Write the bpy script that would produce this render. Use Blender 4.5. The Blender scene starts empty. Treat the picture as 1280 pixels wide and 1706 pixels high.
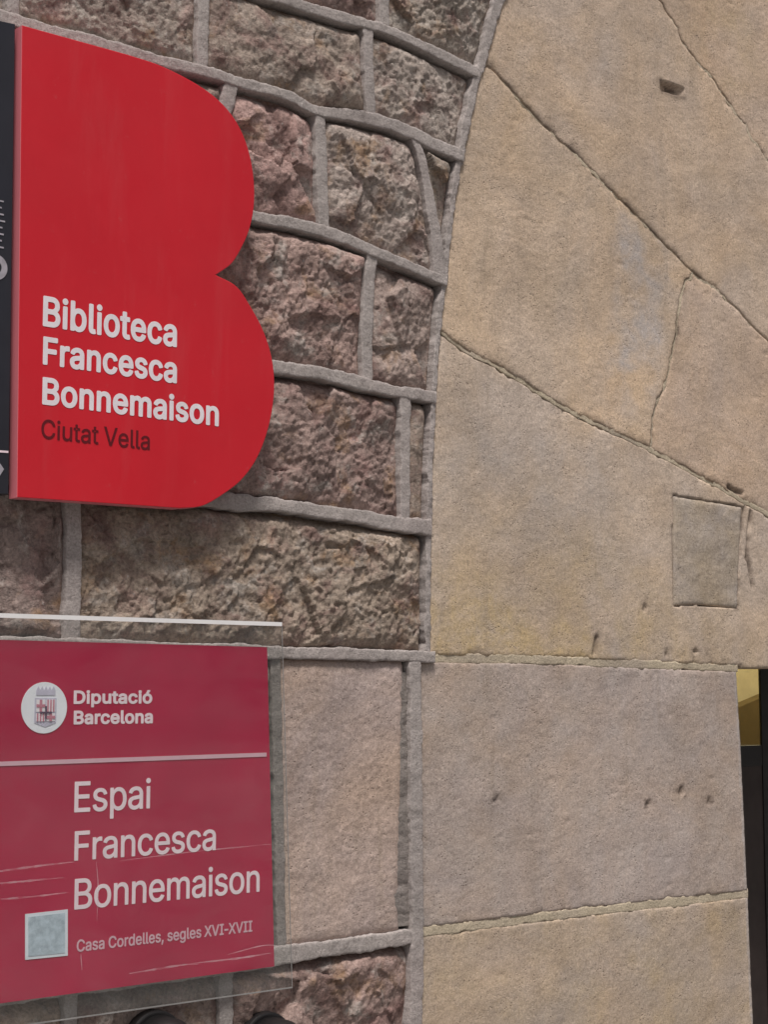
import bpy, bmesh, math, random
import numpy as np

random.seed(7)
SC = bpy.context.scene
COL = SC.collection

# ------------------------------------------------------------------ camera
cd = bpy.data.cameras.new("camera")
cam = bpy.data.objects.new("camera", cd)
COL.objects.link(cam)
cam.location = (0.0, -2.1, 1.6)
cam.rotation_euler = (math.radians(90 + 6.22), 0, math.radians(-40.3))
cd.sensor_fit = 'VERTICAL'
cd.sensor_height = 36.0
cd.lens = 57.503
cd.clip_start = 0.05
cd.clip_end = 500
SC.camera = cam

# ------------------------------------------------------------------ sky, sun, exposure (overcast street light)
SUN_EL, SUN_AZ = math.radians(66), math.radians(214)        # azimuth from +Y towards +X
world = bpy.data.worlds.new("World")
SC.world = world
world.use_nodes = True
wn = world.node_tree
bg = wn.nodes['Background']
sky = wn.nodes.new('ShaderNodeTexSky')
sky.sky_type = 'NISHITA'
sky.sun_disc = False
sky.sun_elevation = SUN_EL
sky.sun_rotation = SUN_AZ
sky.air_density = 1.0
sky.dust_density = 4.0
hs = wn.nodes.new('ShaderNodeHueSaturation')
hs.inputs['Saturation'].default_value = 0.30
wn.links.new(sky.outputs[0], hs.inputs['Color'])
wn.links.new(hs.outputs[0], bg.inputs['Color'])
bg.inputs['Strength'].default_value = 0.055
sl = bpy.data.lights.new("sun", 'SUN')
sl.energy = 3.4
sl.angle = math.radians(13)
sl.color = (1.0, 0.95, 0.89)
sun = bpy.data.objects.new("sun", sl)
COL.objects.link(sun)
sd = (math.sin(SUN_AZ) * math.cos(SUN_EL), math.cos(SUN_AZ) * math.cos(SUN_EL), math.sin(SUN_EL))
from mathutils import Vector
sun.rotation_euler = Vector(sd).to_track_quat('Z', 'Y').to_euler()
sun.location = (0, -3, 6)
SC.view_settings.view_transform = 'Standard'
SC.view_settings.look = 'None'
SC.view_settings.gamma = 1.0
SC.view_settings.use_curve_mapping = False
SC.view_settings.exposure = 0.23

# ------------------------------------------------------------------ measured layout, metres on the wall (x along it, z up)
T = {"courses":{"A":[[1.3988,2.7363], [1.5428,2.7393], [1.6193,2.74], [1.6986,2.7429], [1.7741,2.7473], [1.8651,2.7408], [1.9244,2.734], [2.0003,2.7251]],
 "B":[[1.0462,2.5693], [1.1943,2.5717], [1.313,2.5713], [1.3977,2.5763], [1.4839,2.5749], [1.5664,2.5768], [1.6254,2.5651], [1.6991,2.574], [1.7741,2.5787], [1.842,2.5747], [1.8945,2.5657], [1.9646,2.5588]],
 "C":[[1.0518,2.3684], [1.2506,2.3641], [1.504,2.3586], [1.5607,2.3613], [1.6316,2.3614], [1.6998,2.3554], [1.7526,2.3461], [1.8358,2.334], [1.9221,2.3205]],
 "D":[[1.0583,2.1342], [1.2554,2.1274], [1.5482,2.1187], [1.6093,2.1196], [1.6811,2.1176], [1.7357,2.1131], [1.7916,2.1095], [1.8297,2.1099], [1.8952,2.1081]],
 "E":[[1.0648,1.9025], [1.26,1.8995], [1.4776,1.8932], [1.543,1.8952], [1.6467,1.89], [1.7178,1.888], [1.7915,1.8818], [1.883,1.8795]],
 "F":[[1.0714,1.6641], [1.3164,1.6623], [1.5358,1.6593], [1.6615,1.6592], [1.8342,1.6576], [1.871,1.6561]],
 "H":[[1.0848,1.1835], [1.3771,1.1857], [1.601,1.1892], [1.7206,1.1904], [1.8304,1.1914], [1.849,1.1916]]},"perps":{"A0":[[[1.7797,2.8658], [1.7769,2.7578]]],
 "AB":[[[1.4011,2.737], [1.3995,2.6926], [1.3976,2.5841]], [[1.7401,2.7456], [1.7415,2.6814], [1.747,2.5938]]],
 "BC":[[[1.114,2.5659], [1.115,2.3705]], [[1.4556,2.5679], [1.4445,2.5254], [1.4269,2.4523], [1.4144,2.3618]], [[1.6356,2.5644], [1.6443,2.3679]], [[1.8476,2.5651], [1.8644,2.5328], [1.8798,2.4782], [1.891,2.4281], [1.9022,2.3769], [1.9049,2.3382]]],
 "CD":[[[1.2507,2.3576], [1.2605,2.1282]], [[1.7513,2.3458], [1.7434,2.2797], [1.7382,2.1958], [1.7396,2.1187]]],
 "DE":[[[1.1446,2.1251], [1.1548,1.9059]], [[1.4065,2.1203], [1.4074,1.8992]], [[1.8256,2.1073], [1.824,1.9883], [1.8238,1.887]]],
 "EF":[[[1.1804,1.8992], [1.1853,1.8163], [1.1859,1.6645]]],
 "FH":[[[1.2145,1.6606], [1.227,1.1835]], [[1.5535,1.6567], [1.5599,1.4592], [1.5692,1.1906]]],
 "H0":[[[1.1963,1.1787], [1.1991,0.9736]], [[1.4614,1.1837], [1.4668,0.9279]]]},"extrados":[[2.0587,2.8789], [2.0173,2.7557], [1.9987,2.7087], [1.9785,2.6349], [1.9586,2.5576], [1.9405,2.4816], [1.9283,2.399], [1.9192,2.3265], [1.9089,2.2739], [1.9014,2.2082], [1.8939,2.1324], [1.8849,2.0043], [1.8802,1.8783], [1.8771,1.7951], [1.8754,1.7331], [1.8737,1.6592]],
 "jambjoint":[[1.845,1.6547], [1.847,1.4002], [1.849,1.1896], [1.8446,1.0498], [1.8444,0.9591]],
 "jspring":[[1.8685,1.6572], [1.9059,1.6546], [2.1541,1.6555], [2.4006,1.6504], [2.58,1.6475], [2.7412,1.6453]],
 "jj":[[1.8561,1.1969], [1.8723,1.1964], [2.072,1.1954], [2.2896,1.1945], [2.5114,1.1916], [2.7552,1.1895]],
 "jamb_edge":[[2.737,1.6404], [2.7449,1.4853], [2.7556,1.2002], [2.7646,0.9312]],
 "j0":[[2.2363,3.2444], [2.4539,3.076], [2.5342,3.0056], [2.5717,2.9811], [2.607,2.9348], [2.7061,2.8775], [2.7757,2.828], [2.8162,2.7999], [2.8799,2.7508], [3.1848,2.5279]],
 "j1":[[2.0357,2.7467], [2.1515,2.682], [2.2678,2.6289], [2.3875,2.5693], [2.4981,2.513], [2.6189,2.4541], [2.7259,2.4179], [2.8631,2.3474], [3.1683,2.2203]],
 "jc":[[2.6189,2.4541], [2.5791,2.4061], [2.5594,2.3135], [2.5328,2.2348], [2.4842,2.1403], [2.4714,2.0693]],
 "j2":[[1.9131,2.2306], [1.9945,2.1984], [2.0621,2.1829], [2.1678,2.1489], [2.2782,2.1167], [2.3939,2.0914], [2.5149,2.0625], [2.6416,2.0285], [2.7644,1.9934], [2.8889,1.9615], [3.1507,1.8929]],
 "lintel":[[2.737,1.6404], [2.793,1.6408], [2.8337,1.6412], [3.1374,1.6435]],
 "patch":[[2.5385,1.9885], [2.5831,1.9858], [2.7619,1.9806], [2.7378,1.7672], [2.6026,1.7701], [2.5356,1.7655]],
 "grooves":{"V1":[],
 "V3":[[[2.7698,1.9761], [2.7602,1.9352], [2.7476,1.9219]], [[2.7899,1.9725], [2.7842,1.9305], [2.7739,1.8733]], [[2.7739,1.8733], [2.7938,1.8141]], [[2.3082,1.6991], [2.301,1.6696]], [[2.7119,2.0319], [2.7679,2.0315], [2.7766,2.0474]]],
 "V2b":[[[2.7174,2.0173], [2.763,2.0084]]]},"pits":{"V1":[[2.5635,2.8347]],
 "V3":[[2.5996,1.6764], [2.5109,1.6704], [2.4489,1.7603]],
 "J1":[[2.0433,1.4074], [2.4512,1.382], [2.5484,1.4033], [2.633,1.3799]]},"hole":[[2.524,2.8428], [2.6042,2.8459], [2.5997,2.8242], [2.5271,2.8194]],
 "B":[[1.0618,2.5428], [1.1733,2.5471], [1.2348,2.5493], [1.2899,2.5475], [1.3521,2.5422], [1.3937,2.5283], [1.4281,2.5073], [1.4503,2.4831], [1.4658,2.4503], [1.4768,2.4046], [1.4773,2.3607], [1.4695,2.3232], [1.4526,2.2872], [1.4311,2.2614], [1.4021,2.2384], [1.4407,2.2266], [1.4708,2.2026], [1.4968,2.1661], [1.5136,2.1288], [1.5187,2.0899], [1.5178,2.0571], [1.5077,2.0024], [1.4862,1.95], [1.4568,1.9193], [1.4233,1.8961], [1.3817,1.8774], [1.3419,1.8708], [1.3018,1.8689], [1.1884,1.8667], [1.0724,1.8674]],
 "Btext":[["Biblioteca",1.1057,1.3316,2.1147,0.0442], ["Francesca",1.1071,1.3325,2.0595,0.0406], ["Bonnemaison",1.1076,1.4097,2.0021,0.0395], ["Ciutat Vella",1.1074,1.2868,1.9537,0.0274]],
 "dark":[[0.8717,2.5392], [1.0559,2.5503], [1.0641,1.871], [0.8863,1.8668]],
 "darkmarks":{"ring":[1.0406,2.1902],
 "ring2":[1.0553,2.1927],
 "strokes":[[1.0369,2.2873,1.0482,2.2835], [1.0372,2.2778,1.0484,2.2739], [1.0375,2.2683,1.0487,2.2644], [1.0377,2.2588,1.049,2.2549], [1.038,2.2493,1.0492,2.2454], [1.0382,2.2399,1.0495,2.2359], [1.0385,2.2304,1.0497,2.2264], [1.0388,2.2209,1.05,2.2169]],
 "rule":[0.9957,1.9286,1.0616,1.9307],
 "arrow":[[1.0445,1.919], [1.0586,1.9059], [1.0471,1.8923]]},"panel":[[0.9976,1.6696], [1.5161,1.667], [1.5344,1.1787], [1.0125,1.1787]],
 "acryl":[[0.9701,1.7042], [1.5375,1.7047], [1.5617,1.1446], [0.9875,1.1471]],
 "Ptext":[["Diputació",1.1763,1.3071,1.5806,0.0191], ["Barcelona",1.177,1.3087,1.5517,0.0195], ["Espai",1.1808,1.3068,1.4285,0.0428], ["Francesca",1.1824,1.4231,1.3613,0.0409], ["Bonnemaison",1.184,1.5049,1.2936,0.0423], ["Casa Cordelles, segles XVI-XVII",1.1891,1.492,1.235,0.0165]],
 "logo":[[1.1298,1.5757], [1.1659,1.5755], [1.1289,1.6117]],
 "shield":[[1.1145,1.5892], [1.1484,1.5488]],
 "rule":[[1.0028,1.4995], [1.5211,1.501]],
 "qr":[[1.1075,1.2941], [1.1735,1.295], [1.175,1.2316], [1.1091,1.2326]],
 "scr":[[[1.0284,1.354], [1.1178,1.359], [1.1758,1.3609]], [[1.0375,1.3399], [1.1,1.34], [1.1602,1.3405]], [[1.0294,1.3192], [1.1006,1.3182], [1.1673,1.3195]], [[1.2696,1.198], [1.3559,1.2006], [1.3875,1.199]], [[1.3874,1.2007], [1.463,1.1999], [1.5189,1.2013]], [[1.2123,1.3584], [1.216,1.3215], [1.215,1.2783]], [[1.1901,1.2329], [1.1925,1.2113]], [[1.2515,1.3575], [1.385,1.3627], [1.5231,1.3651]], [[1.3769,1.201], [1.4248,1.2003]], [[1.441,1.2074], [1.5075,1.214], [1.5532,1.2069]]],
 "domes":[[1.3307,1.0889], [1.532,1.0615]],
 "corners":[[1.0496,2.5964], [2.8951,3.1179], [2.804,0.9262], [1.09,1.1449]],
 "door":[[3.1199,1.6459], [3.1743,1.6393], [3.1674,1.4702], [3.1115,1.4273], [3.1778,0.8363], [3.1931,1.425]]}
GLYPHS = {",":[188,[[[53,-119,38,-119,48,-56],[58,8,68,71,91,71],[114,71,137,71,119,8],[102,-56,84,-119,69,-119]]]],
"-":[453,[[[263,244,337,244,337,226],[337,207,337,188,263,188],[188,188,114,188,114,207],[114,226,114,244,188,244]]]],
"B":[456,[[[122,0,60,0,60,170],[60,339,60,509,120,509],[181,509,241,509,276,509],[306,503,329,491,352,479],[369,462,381,442,392,422],[398,399,398,374,398,352],[394,334,387,320,379,306],[369,294,356,286,344,277],[330,271,315,267,315,265],[315,264,315,262,331,261],[347,255,363,245,379,235],[392,221,402,203,413,185],[418,163,418,136,418,111],[412,87,400,67,388,46],[370,30,344,18,319,6],[287,0,247,0,184,0]],[[125,115,125,57,165,57],[205,57,245,57,284,57],[313,65,330,80,347,95],[355,114,355,137,355,154],[351,170,342,184,334,198],[321,209,306,218,290,227],[271,231,248,231,207,231],[166,231,125,231,125,173]],[[125,341,125,285,162,285],[200,285,238,285,257,285],[273,289,288,296,303,303],[315,313,323,326,332,339],[336,355,336,372,336,395],[328,414,313,429,297,444],[273,452,240,452,202,452],[163,452,125,452,125,396]]]],
"C":[510,[[[293,-7,267,-7,223,-7],[184,4,150,25,116,46],[89,76,70,115,50,154],[40,201,40,254,40,308],[50,354,70,393,89,432],[116,462,150,484,184,505],[223,516,267,516,293,516],[317,512,340,504,363,497],[384,486,402,471,420,457],[436,439,448,418,460,398],[468,374,473,348,451,348],[430,348,408,348,404,366],[398,381,389,395,381,408],[370,419,357,428,345,438],[331,444,315,449,300,454],[284,456,267,456,236,456],[208,448,184,432,159,417],[139,394,125,364,111,334],[103,297,103,254,103,211],[111,175,125,145,140,115],[159,92,184,76,209,61],[236,53,267,53,284,53],[300,55,315,60,331,65],[345,71,357,81,370,90],[381,101,389,114,398,128],[404,143,408,160,430,160],[451,160,473,160,469,135],[460,111,448,91,436,70],[421,52,402,38,384,23],[363,12,341,5,318,-3]]]],
"D":[502,[[[271,0,219,0,178,0],[137,0,96,0,96,19],[96,38,96,57,136,57],[175,57,215,57,256,57],[291,65,318,81,345,97],[366,119,379,149,392,179],[399,214,399,255,399,296],[392,331,379,361,366,390],[346,412,320,428,293,444],[260,452,221,452,178,452],[136,452,93,452,93,471],[93,490,93,509,137,509],[181,509,225,509,275,509],[317,499,353,478,388,458],[415,429,433,391,452,353],[462,308,462,255,462,202],[452,157,433,119,414,81],[387,51,351,31,314,10]],[[103,509,125,509,125,339],[125,170,125,0,103,0],[82,0,60,0,60,170],[60,339,60,509,82,509]]]],
"E":[419,[[[165,0,60,0,60,170],[60,339,60,509,164,509],[268,509,372,509,372,490],[372,471,372,452,290,452],[207,452,125,452,125,396],[125,341,125,286,202,286],[278,286,355,286,355,267],[355,248,355,229,278,229],[202,229,125,229,125,172],[125,114,125,57,208,57],[292,57,375,57,375,38],[375,19,375,0,270,0]]]],
"F":[410,[[[82,0,60,0,60,170],[60,339,60,509,163,509],[266,509,369,509,369,490],[369,471,369,452,288,452],[206,452,125,452,125,394],[125,336,125,278,198,278],[272,278,346,278,346,259],[346,240,346,221,272,221],[198,221,125,221,125,147],[125,74,125,0,103,0]]]],
"I":[300,[[[111,0,31,0,31,19],[31,38,31,57,60,57],[89,57,118,57,118,189],[118,320,118,452,89,452],[60,452,31,452,31,471],[31,490,31,509,111,509],[190,509,269,509,269,490],[269,471,269,452,240,452],[212,452,183,452,183,320],[183,189,183,57,212,57],[240,57,269,57,269,38],[269,19,269,0,190,0]]]],
"V":[480,[[[229,0,204,0,141,170],[79,339,16,509,39,509],[62,509,84,509,120,408],[156,307,192,206,198,189],[206,166,215,137,224,109],[235,73,248,31,243,31],[239,31,235,31,247,74],[258,110,267,138,276,166],[284,189,290,206,325,307],[360,408,395,509,417,509],[440,509,463,509,401,339],[340,170,278,0,253,0]]]],
"X":[474,[[[43,0,18,0,84,95],[151,190,217,284,217,268],[217,252,217,236,155,327],[92,418,29,509,54,509],[79,509,104,509,129,473],[153,437,178,400,188,385],[197,372,204,361,211,350],[217,340,223,329,229,318],[236,306,243,292,240,292],[236,292,232,292,239,306],[246,318,252,329,258,339],[264,350,272,361,279,372],[288,385,298,400,323,437],[348,473,374,509,398,509],[422,509,446,509,384,419],[321,329,259,239,259,255],[259,271,259,287,324,191],[390,96,456,0,431,0],[406,0,382,0,352,43],[322,86,292,129,283,143],[275,155,268,165,262,175],[256,185,250,195,244,206],[238,217,230,231,235,231],[240,231,244,231,238,218],[231,207,225,196,219,186],[213,176,206,166,199,155],[191,143,182,129,152,86],[122,43,91,0,67,0]]]],
"a":[389,[[[182,-9,160,-9,136,-9],[114,-4,94,5,75,14],[59,27,48,45,36,62],[30,83,30,108,30,130],[35,147,43,161,52,175],[63,185,78,193,92,201],[108,207,125,211,143,215],[160,218,178,220,201,223],[219,225,234,227,248,228],[258,231,265,235,272,239],[276,245,276,255,276,255],[276,256,276,257,276,272],[273,286,267,297,261,308],[252,316,240,322,228,328],[213,331,196,331,178,331],[162,328,149,322,136,317],[126,309,118,301,110,292],[104,283,100,274,80,280],[61,285,41,291,50,314],[62,332,79,346,95,360],[113,369,133,375,153,381],[173,384,194,384,208,384],[223,383,239,379,255,376],[271,370,286,360,301,351],[313,338,322,320,332,303],[337,280,337,251,337,168],[337,84,337,0,317,0],[297,0,277,0,277,17],[277,35,277,52,275,52],[274,52,272,52,268,43],[261,34,252,25,243,15],[230,7,215,1,200,-5]],[[155,45,170,45,193,45],[212,50,228,59,243,68],[255,79,263,93,271,107],[276,122,276,138,276,155],[276,173,276,190,273,187],[268,184,259,182,251,180],[242,178,231,176,221,174],[210,172,200,171,190,170],[182,169,175,168,161,166],[147,163,134,159,121,154],[111,148,103,139,96,131],[92,119,92,105,92,92],[95,81,102,72,109,63],[118,57,130,52,142,48]]]],
"b":[424,[[[261,-8,229,-8,206,-8],[187,-4,172,4,158,12],[146,21,138,31,129,42],[123,51,118,59,116,59],[114,59,112,59,112,39],[112,20,112,0,92,0],[72,0,53,0,53,170],[53,339,53,509,73,509],[93,509,114,509,114,446],[114,382,114,319,115,319],[117,319,118,319,123,327],[129,336,137,346,145,356],[157,365,171,373,186,381],[205,384,229,384,261,384],[289,376,313,361,337,345],[356,322,370,293,383,263],[390,229,390,189,390,149],[383,114,370,84,356,55],[337,32,313,16,289,0]],[[197,47,220,47,244,47],[263,53,279,66,295,78],[308,95,316,117,324,138],[328,162,328,189,328,216],[324,240,316,261,308,282],[296,299,280,311,264,324],[244,330,220,330,197,330],[177,324,161,312,145,300],[133,284,125,263,117,242],[113,217,113,189,113,161],[117,136,125,115,133,94],[146,77,162,65,178,53]]]],
"c":[396,[[[226,-8,207,-8,173,-8],[143,0,117,16,91,33],[71,56,56,85,41,114],[34,149,34,187,34,227],[41,262,56,291,71,321],[91,343,117,360,143,376],[173,384,207,384,226,384],[243,382,260,377,276,372],[292,365,305,356,319,347],[330,335,340,322,350,309],[357,294,362,277,342,272],[322,267,303,262,300,272],[296,281,290,289,285,297],[278,305,270,311,262,317],[253,322,242,325,232,328],[220,330,207,330,182,330],[161,323,145,310,129,297],[116,280,108,258,100,237],[96,213,96,187,96,162],[100,139,108,117,116,96],[129,79,145,66,161,53],[182,46,207,46,220,46],[232,48,243,52,253,55],[263,60,271,66,279,72],[286,80,292,89,297,97],[301,107,304,117,324,112],[343,107,363,102,358,85],[351,70,341,56,332,43],[320,31,306,21,293,12],[277,4,261,-1,244,-6]]]],
"d":[424,[[[219,-8,195,-8,164,-8],[136,0,111,16,87,32],[68,55,55,84,41,114],[34,149,34,189,34,229],[41,263,55,293,69,322],[88,345,112,361,136,376],[164,384,196,384,219,384],[238,381,253,373,268,365],[279,356,287,346,296,336],[302,327,306,319,308,319],[309,319,311,319,311,382],[311,446,311,509,331,509],[351,509,372,509,372,339],[372,170,372,0,352,0],[332,0,313,0,313,20],[313,39,313,59,311,59],[309,59,307,59,302,51],[295,42,287,31,278,21],[267,12,252,4,238,-4]],[[181,47,205,47,227,47],[247,53,263,65,279,77],[291,94,299,115,308,136],[312,161,312,189,312,217],[308,242,300,263,292,284],[279,300,263,312,247,324],[228,330,205,330,181,330],[161,324,145,311,129,299],[116,282,108,261,100,240],[96,216,96,189,96,162],[100,138,109,117,117,95],[129,78,145,66,161,53]]]],
"e":[404,[[[238,-8,212,-8,175,-8],[143,0,117,16,90,33],[70,56,56,85,41,114],[34,148,34,187,34,226],[41,260,55,290,69,319],[89,343,115,359,141,376],[171,384,205,384,226,384],[246,381,266,374,285,367],[303,356,319,341,335,326],[348,306,357,282,366,258],[371,228,371,194,371,186],[371,178,371,169,272,169],[174,169,75,169,75,187],[75,204,75,221,163,221],[250,221,338,221,329,215],[319,208,310,202,310,227],[306,249,298,269,290,288],[278,303,263,314,247,325],[228,330,205,330,182,330],[163,325,146,313,130,302],[118,288,109,270,100,251],[96,232,96,211,96,200],[96,189,96,178,96,150],[101,126,110,106,120,87],[134,72,151,61,168,51],[189,46,212,46,228,46],[241,48,254,53,266,57],[277,64,285,73,294,82],[301,93,306,105,325,101],[345,96,365,91,359,71],[349,54,335,39,321,24],[303,13,283,4,262,-4]]]],
"g":[425,[[[238,-151,207,-151,179,-151],[155,-147,134,-140,113,-132],[96,-123,82,-110,69,-98],[58,-84,51,-69,67,-60],[84,-50,101,-41,107,-49],[113,-57,122,-66,130,-75],[141,-82,154,-88,168,-94],[186,-97,207,-97,238,-97],[263,-90,282,-75,302,-60],[311,-37,311,-6,311,19],[311,44,311,68,310,68],[308,68,306,68,301,60],[295,51,287,41,278,32],[267,23,252,16,238,8],[219,5,195,5,164,5],[137,12,113,27,88,41],[69,62,55,90,41,118],[34,152,34,191,34,230],[41,264,55,293,69,322],[88,345,112,361,137,376],[165,384,196,384,220,384],[239,381,253,373,268,365],[280,356,288,346,297,336],[303,327,308,319,309,319],[311,319,313,319,313,339],[313,359,313,379,333,379],[353,379,372,379,372,250],[372,121,372,-9,372,-42],[365,-69,350,-90,335,-111],[316,-126,291,-136,266,-146]],[[181,59,205,59,228,59],[248,64,264,75,280,86],[292,101,300,121,308,141],[312,165,312,193,312,220],[308,243,300,264,292,284],[280,301,264,312,248,324],[228,330,205,330,181,330],[161,324,145,312,129,299],[117,283,109,262,100,242],[96,219,96,193,96,166],[100,143,109,123,117,103],[129,87,145,76,162,65]]]],
"i":[167,[[[73,0,53,0,53,126],[53,253,53,379,73,379],[93,379,114,379,114,253],[114,126,114,0,93,0]],[[95,443,84,443,72,443],[62,447,54,455,45,462],[41,472,41,483,41,494],[45,504,54,512,62,520],[72,524,84,524,95,524],[106,520,114,512,122,504],[126,494,126,483,126,472],[122,462,114,455,106,447]]]],
"l":[189,[[[147,-2,139,-2,110,-2],[88,5,74,20,60,35],[53,57,53,84,53,226],[53,367,53,509,73,509],[93,509,114,509,114,372],[114,235,114,99,114,81],[116,69,120,62,125,55],[133,52,146,52,152,52],[157,52,160,53,164,53],[167,54,170,54,173,37],[177,20,181,3,175,1],[169,0,162,-1,154,-2]]]],
"m":[610,[[[73,0,53,0,53,126],[53,253,53,379,72,379],[92,379,112,379,112,351],[112,323,112,295,111,295],[109,295,108,295,113,316],[121,332,132,346,144,359],[157,369,172,376,187,383],[203,386,219,386,247,386],[270,378,287,361,305,344],[316,322,321,295,318,295],[315,295,312,295,317,313],[325,329,337,343,349,357],[364,367,381,375,398,382],[416,386,437,386,459,386],[479,381,497,372,515,362],[530,348,541,328,551,309],[557,285,557,255,557,170],[557,85,557,0,536,0],[516,0,496,0,496,85],[496,169,496,254,496,281],[488,301,473,313,457,325],[439,330,419,330,402,330],[387,327,374,320,362,313],[352,303,345,290,339,278],[335,263,335,247,335,165],[335,82,335,0,315,0],[295,0,274,0,274,87],[274,173,274,260,274,281],[267,298,253,311,239,324],[221,330,199,330,185,330],[171,327,158,320,144,313],[134,303,126,289,118,276],[114,258,114,238,114,159],[114,79,114,0,93,0]]]],
"n":[410,[[[114,249,114,227,114,151],[114,76,114,0,93,0],[73,0,53,0,53,126],[53,253,53,379,72,379],[92,379,112,379,112,349],[112,318,112,287,109,287],[106,287,102,287,114,322],[131,347,152,362,174,377],[199,384,227,384,253,384],[276,379,295,369,314,358],[330,342,341,321,352,299],[357,273,357,240,357,160],[357,80,357,0,337,0],[316,0,296,0,296,78],[296,157,296,235,296,265],[288,288,273,304,258,321],[237,329,210,329,192,329],[175,325,161,317,146,309],[135,298,126,283,118,267]]]],
"o":[415,[[[242,-8,207,-8,173,-8],[143,0,117,16,91,33],[71,56,56,85,41,114],[34,149,34,187,34,227],[41,262,56,291,71,321],[91,343,117,360,143,376],[173,384,207,384,242,384],[273,376,299,360,325,343],[345,321,359,291,374,262],[381,227,381,187,381,149],[374,114,359,85,345,56],[325,33,299,16,273,0]],[[182,46,207,46,233,46],[254,53,270,66,287,79],[299,96,307,117,315,139],[319,162,319,187,319,213],[315,236,307,258,299,280],[287,297,270,310,254,323],[233,330,207,330,182,330],[161,323,145,310,129,297],[116,280,108,258,100,237],[96,213,96,187,96,162],[100,139,108,117,116,96],[129,79,145,66,161,53]]]],
"p":[424,[[[73,-143,53,-143,53,31],[53,205,53,379,72,379],[92,379,112,379,112,359],[112,339,112,319,114,319],[116,319,118,319,123,327],[129,336,137,346,145,356],[157,365,171,373,186,381],[205,384,229,384,261,384],[289,376,313,361,337,345],[356,322,370,293,383,263],[390,229,390,189,390,149],[383,114,370,84,356,55],[337,32,313,16,289,0],[261,-8,229,-8,206,-8],[187,-4,173,4,158,12],[146,21,138,31,130,42],[123,51,118,59,117,59],[115,59,114,59,114,-8],[114,-76,114,-143,93,-143]],[[197,47,220,47,244,47],[263,53,279,66,295,78],[308,95,316,117,324,138],[328,162,328,189,328,216],[324,240,316,261,308,282],[296,299,280,311,264,324],[244,330,220,330,197,330],[177,324,161,312,145,300],[133,284,125,263,117,242],[113,217,113,189,113,161],[117,136,125,115,133,94],[146,77,162,65,178,53]]]],
"r":[259,[[[73,0,53,0,53,126],[53,253,53,379,72,379],[92,379,112,379,112,360],[112,340,112,321,113,321],[114,321,115,321,122,340],[135,355,152,367,170,379],[190,385,213,385,218,385],[223,385,229,384,235,384],[240,384,243,384,243,363],[243,343,243,322,242,323],[237,323,230,324,223,325],[215,326,207,326,189,326],[173,322,159,315,145,307],[134,297,126,284,118,270],[114,255,114,237,114,158],[114,79,114,0,93,0]]]],
"s":[365,[[[211,-8,182,-8,156,-8],[133,-4,112,3,92,11],[75,23,62,38,49,53],[40,72,36,94,55,98],[74,102,94,107,99,86],[109,70,124,60,139,50],[158,45,181,45,208,45],[229,51,244,62,260,74],[268,87,268,103,268,116],[263,127,254,136,245,144],[231,151,212,155,191,160],[170,165,149,170,115,178],[89,191,72,208,55,225],[47,247,47,274,47,296],[53,315,65,332,77,348],[94,361,115,370,136,380],[160,384,187,384,213,384],[235,380,254,372,272,365],[287,353,299,339,310,325],[319,309,324,290,305,286],[287,281,268,277,263,292],[255,304,243,316,230,327],[212,333,187,333,165,333],[146,327,131,317,116,306],[109,293,109,277,109,263],[114,252,124,243,134,235],[150,228,172,223,191,218],[210,214,229,209,264,201],[290,188,306,171,323,154],[331,133,331,107,331,84],[325,64,312,47,300,30],[282,16,260,6,237,-3]]]],
"t":[227,[[[138,379,204,379,204,362],[204,344,204,327,138,327],[72,327,6,327,6,344],[6,362,6,379,72,379]],[[65,345,65,471,85,471],[106,471,126,471,126,347],[126,222,126,98,126,81],[129,69,136,61,143,54],[154,50,170,50,174,50],[179,50,185,51,191,52],[197,53,202,54,206,36],[209,19,213,2,207,0],[200,-2,192,-3,184,-4],[176,-4,168,-4,136,-4],[110,4,92,21,74,38],[65,62,65,93,65,219]]]],
"u":[410,[[[211,-5,182,-5,157,-5],[134,0,115,11,95,21],[80,37,69,59,58,80],[53,107,53,139,53,219],[53,299,53,379,73,379],[93,379,114,379,114,301],[114,222,114,144,114,114],[121,91,137,75,152,58],[173,50,200,50,218,50],[235,54,249,62,264,70],[275,81,283,97,292,112],[296,131,296,153,296,228],[296,304,296,379,316,379],[337,379,357,379,357,253],[357,126,357,0,337,0],[318,0,298,0,298,31],[298,61,298,92,301,92],[304,92,307,92,295,57],[279,32,257,17,235,2]]]],
"ó":[415,[[[242,-8,207,-8,173,-8],[143,0,117,16,91,33],[71,56,56,85,41,114],[34,149,34,187,34,227],[41,262,56,291,71,321],[91,343,117,360,143,376],[173,384,207,384,242,384],[273,376,299,360,325,343],[345,321,359,291,374,262],[381,227,381,187,381,149],[374,114,359,85,345,56],[325,33,299,16,273,0]],[[182,46,207,46,233,46],[254,53,270,66,287,79],[299,96,307,117,315,139],[319,162,319,187,319,213],[315,236,307,258,299,280],[287,297,270,310,254,323],[233,330,207,330,182,330],[161,323,145,310,129,297],[116,280,108,258,100,237],[96,213,96,187,96,162],[100,139,108,117,116,96],[129,79,145,66,161,53]],[[197,429,181,429,197,462],[212,496,228,529,251,529],[274,529,297,529,275,496],[253,462,231,429,214,429]]]]}

# ------------------------------------------------------------------ noise
def _hash(ix, iz, seed):
    h = (ix.astype(np.int64) * 374761393 + iz.astype(np.int64) * 668265263 + seed * 974711) & 0xffffffff
    h = ((h ^ (h >> 13)) * 1274126177) & 0xffffffff
    h = ((h ^ (h >> 16)) * 2246822519) & 0xffffffff
    return ((h ^ (h >> 15)) & 0xffffff) / float(0xffffff)

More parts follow.
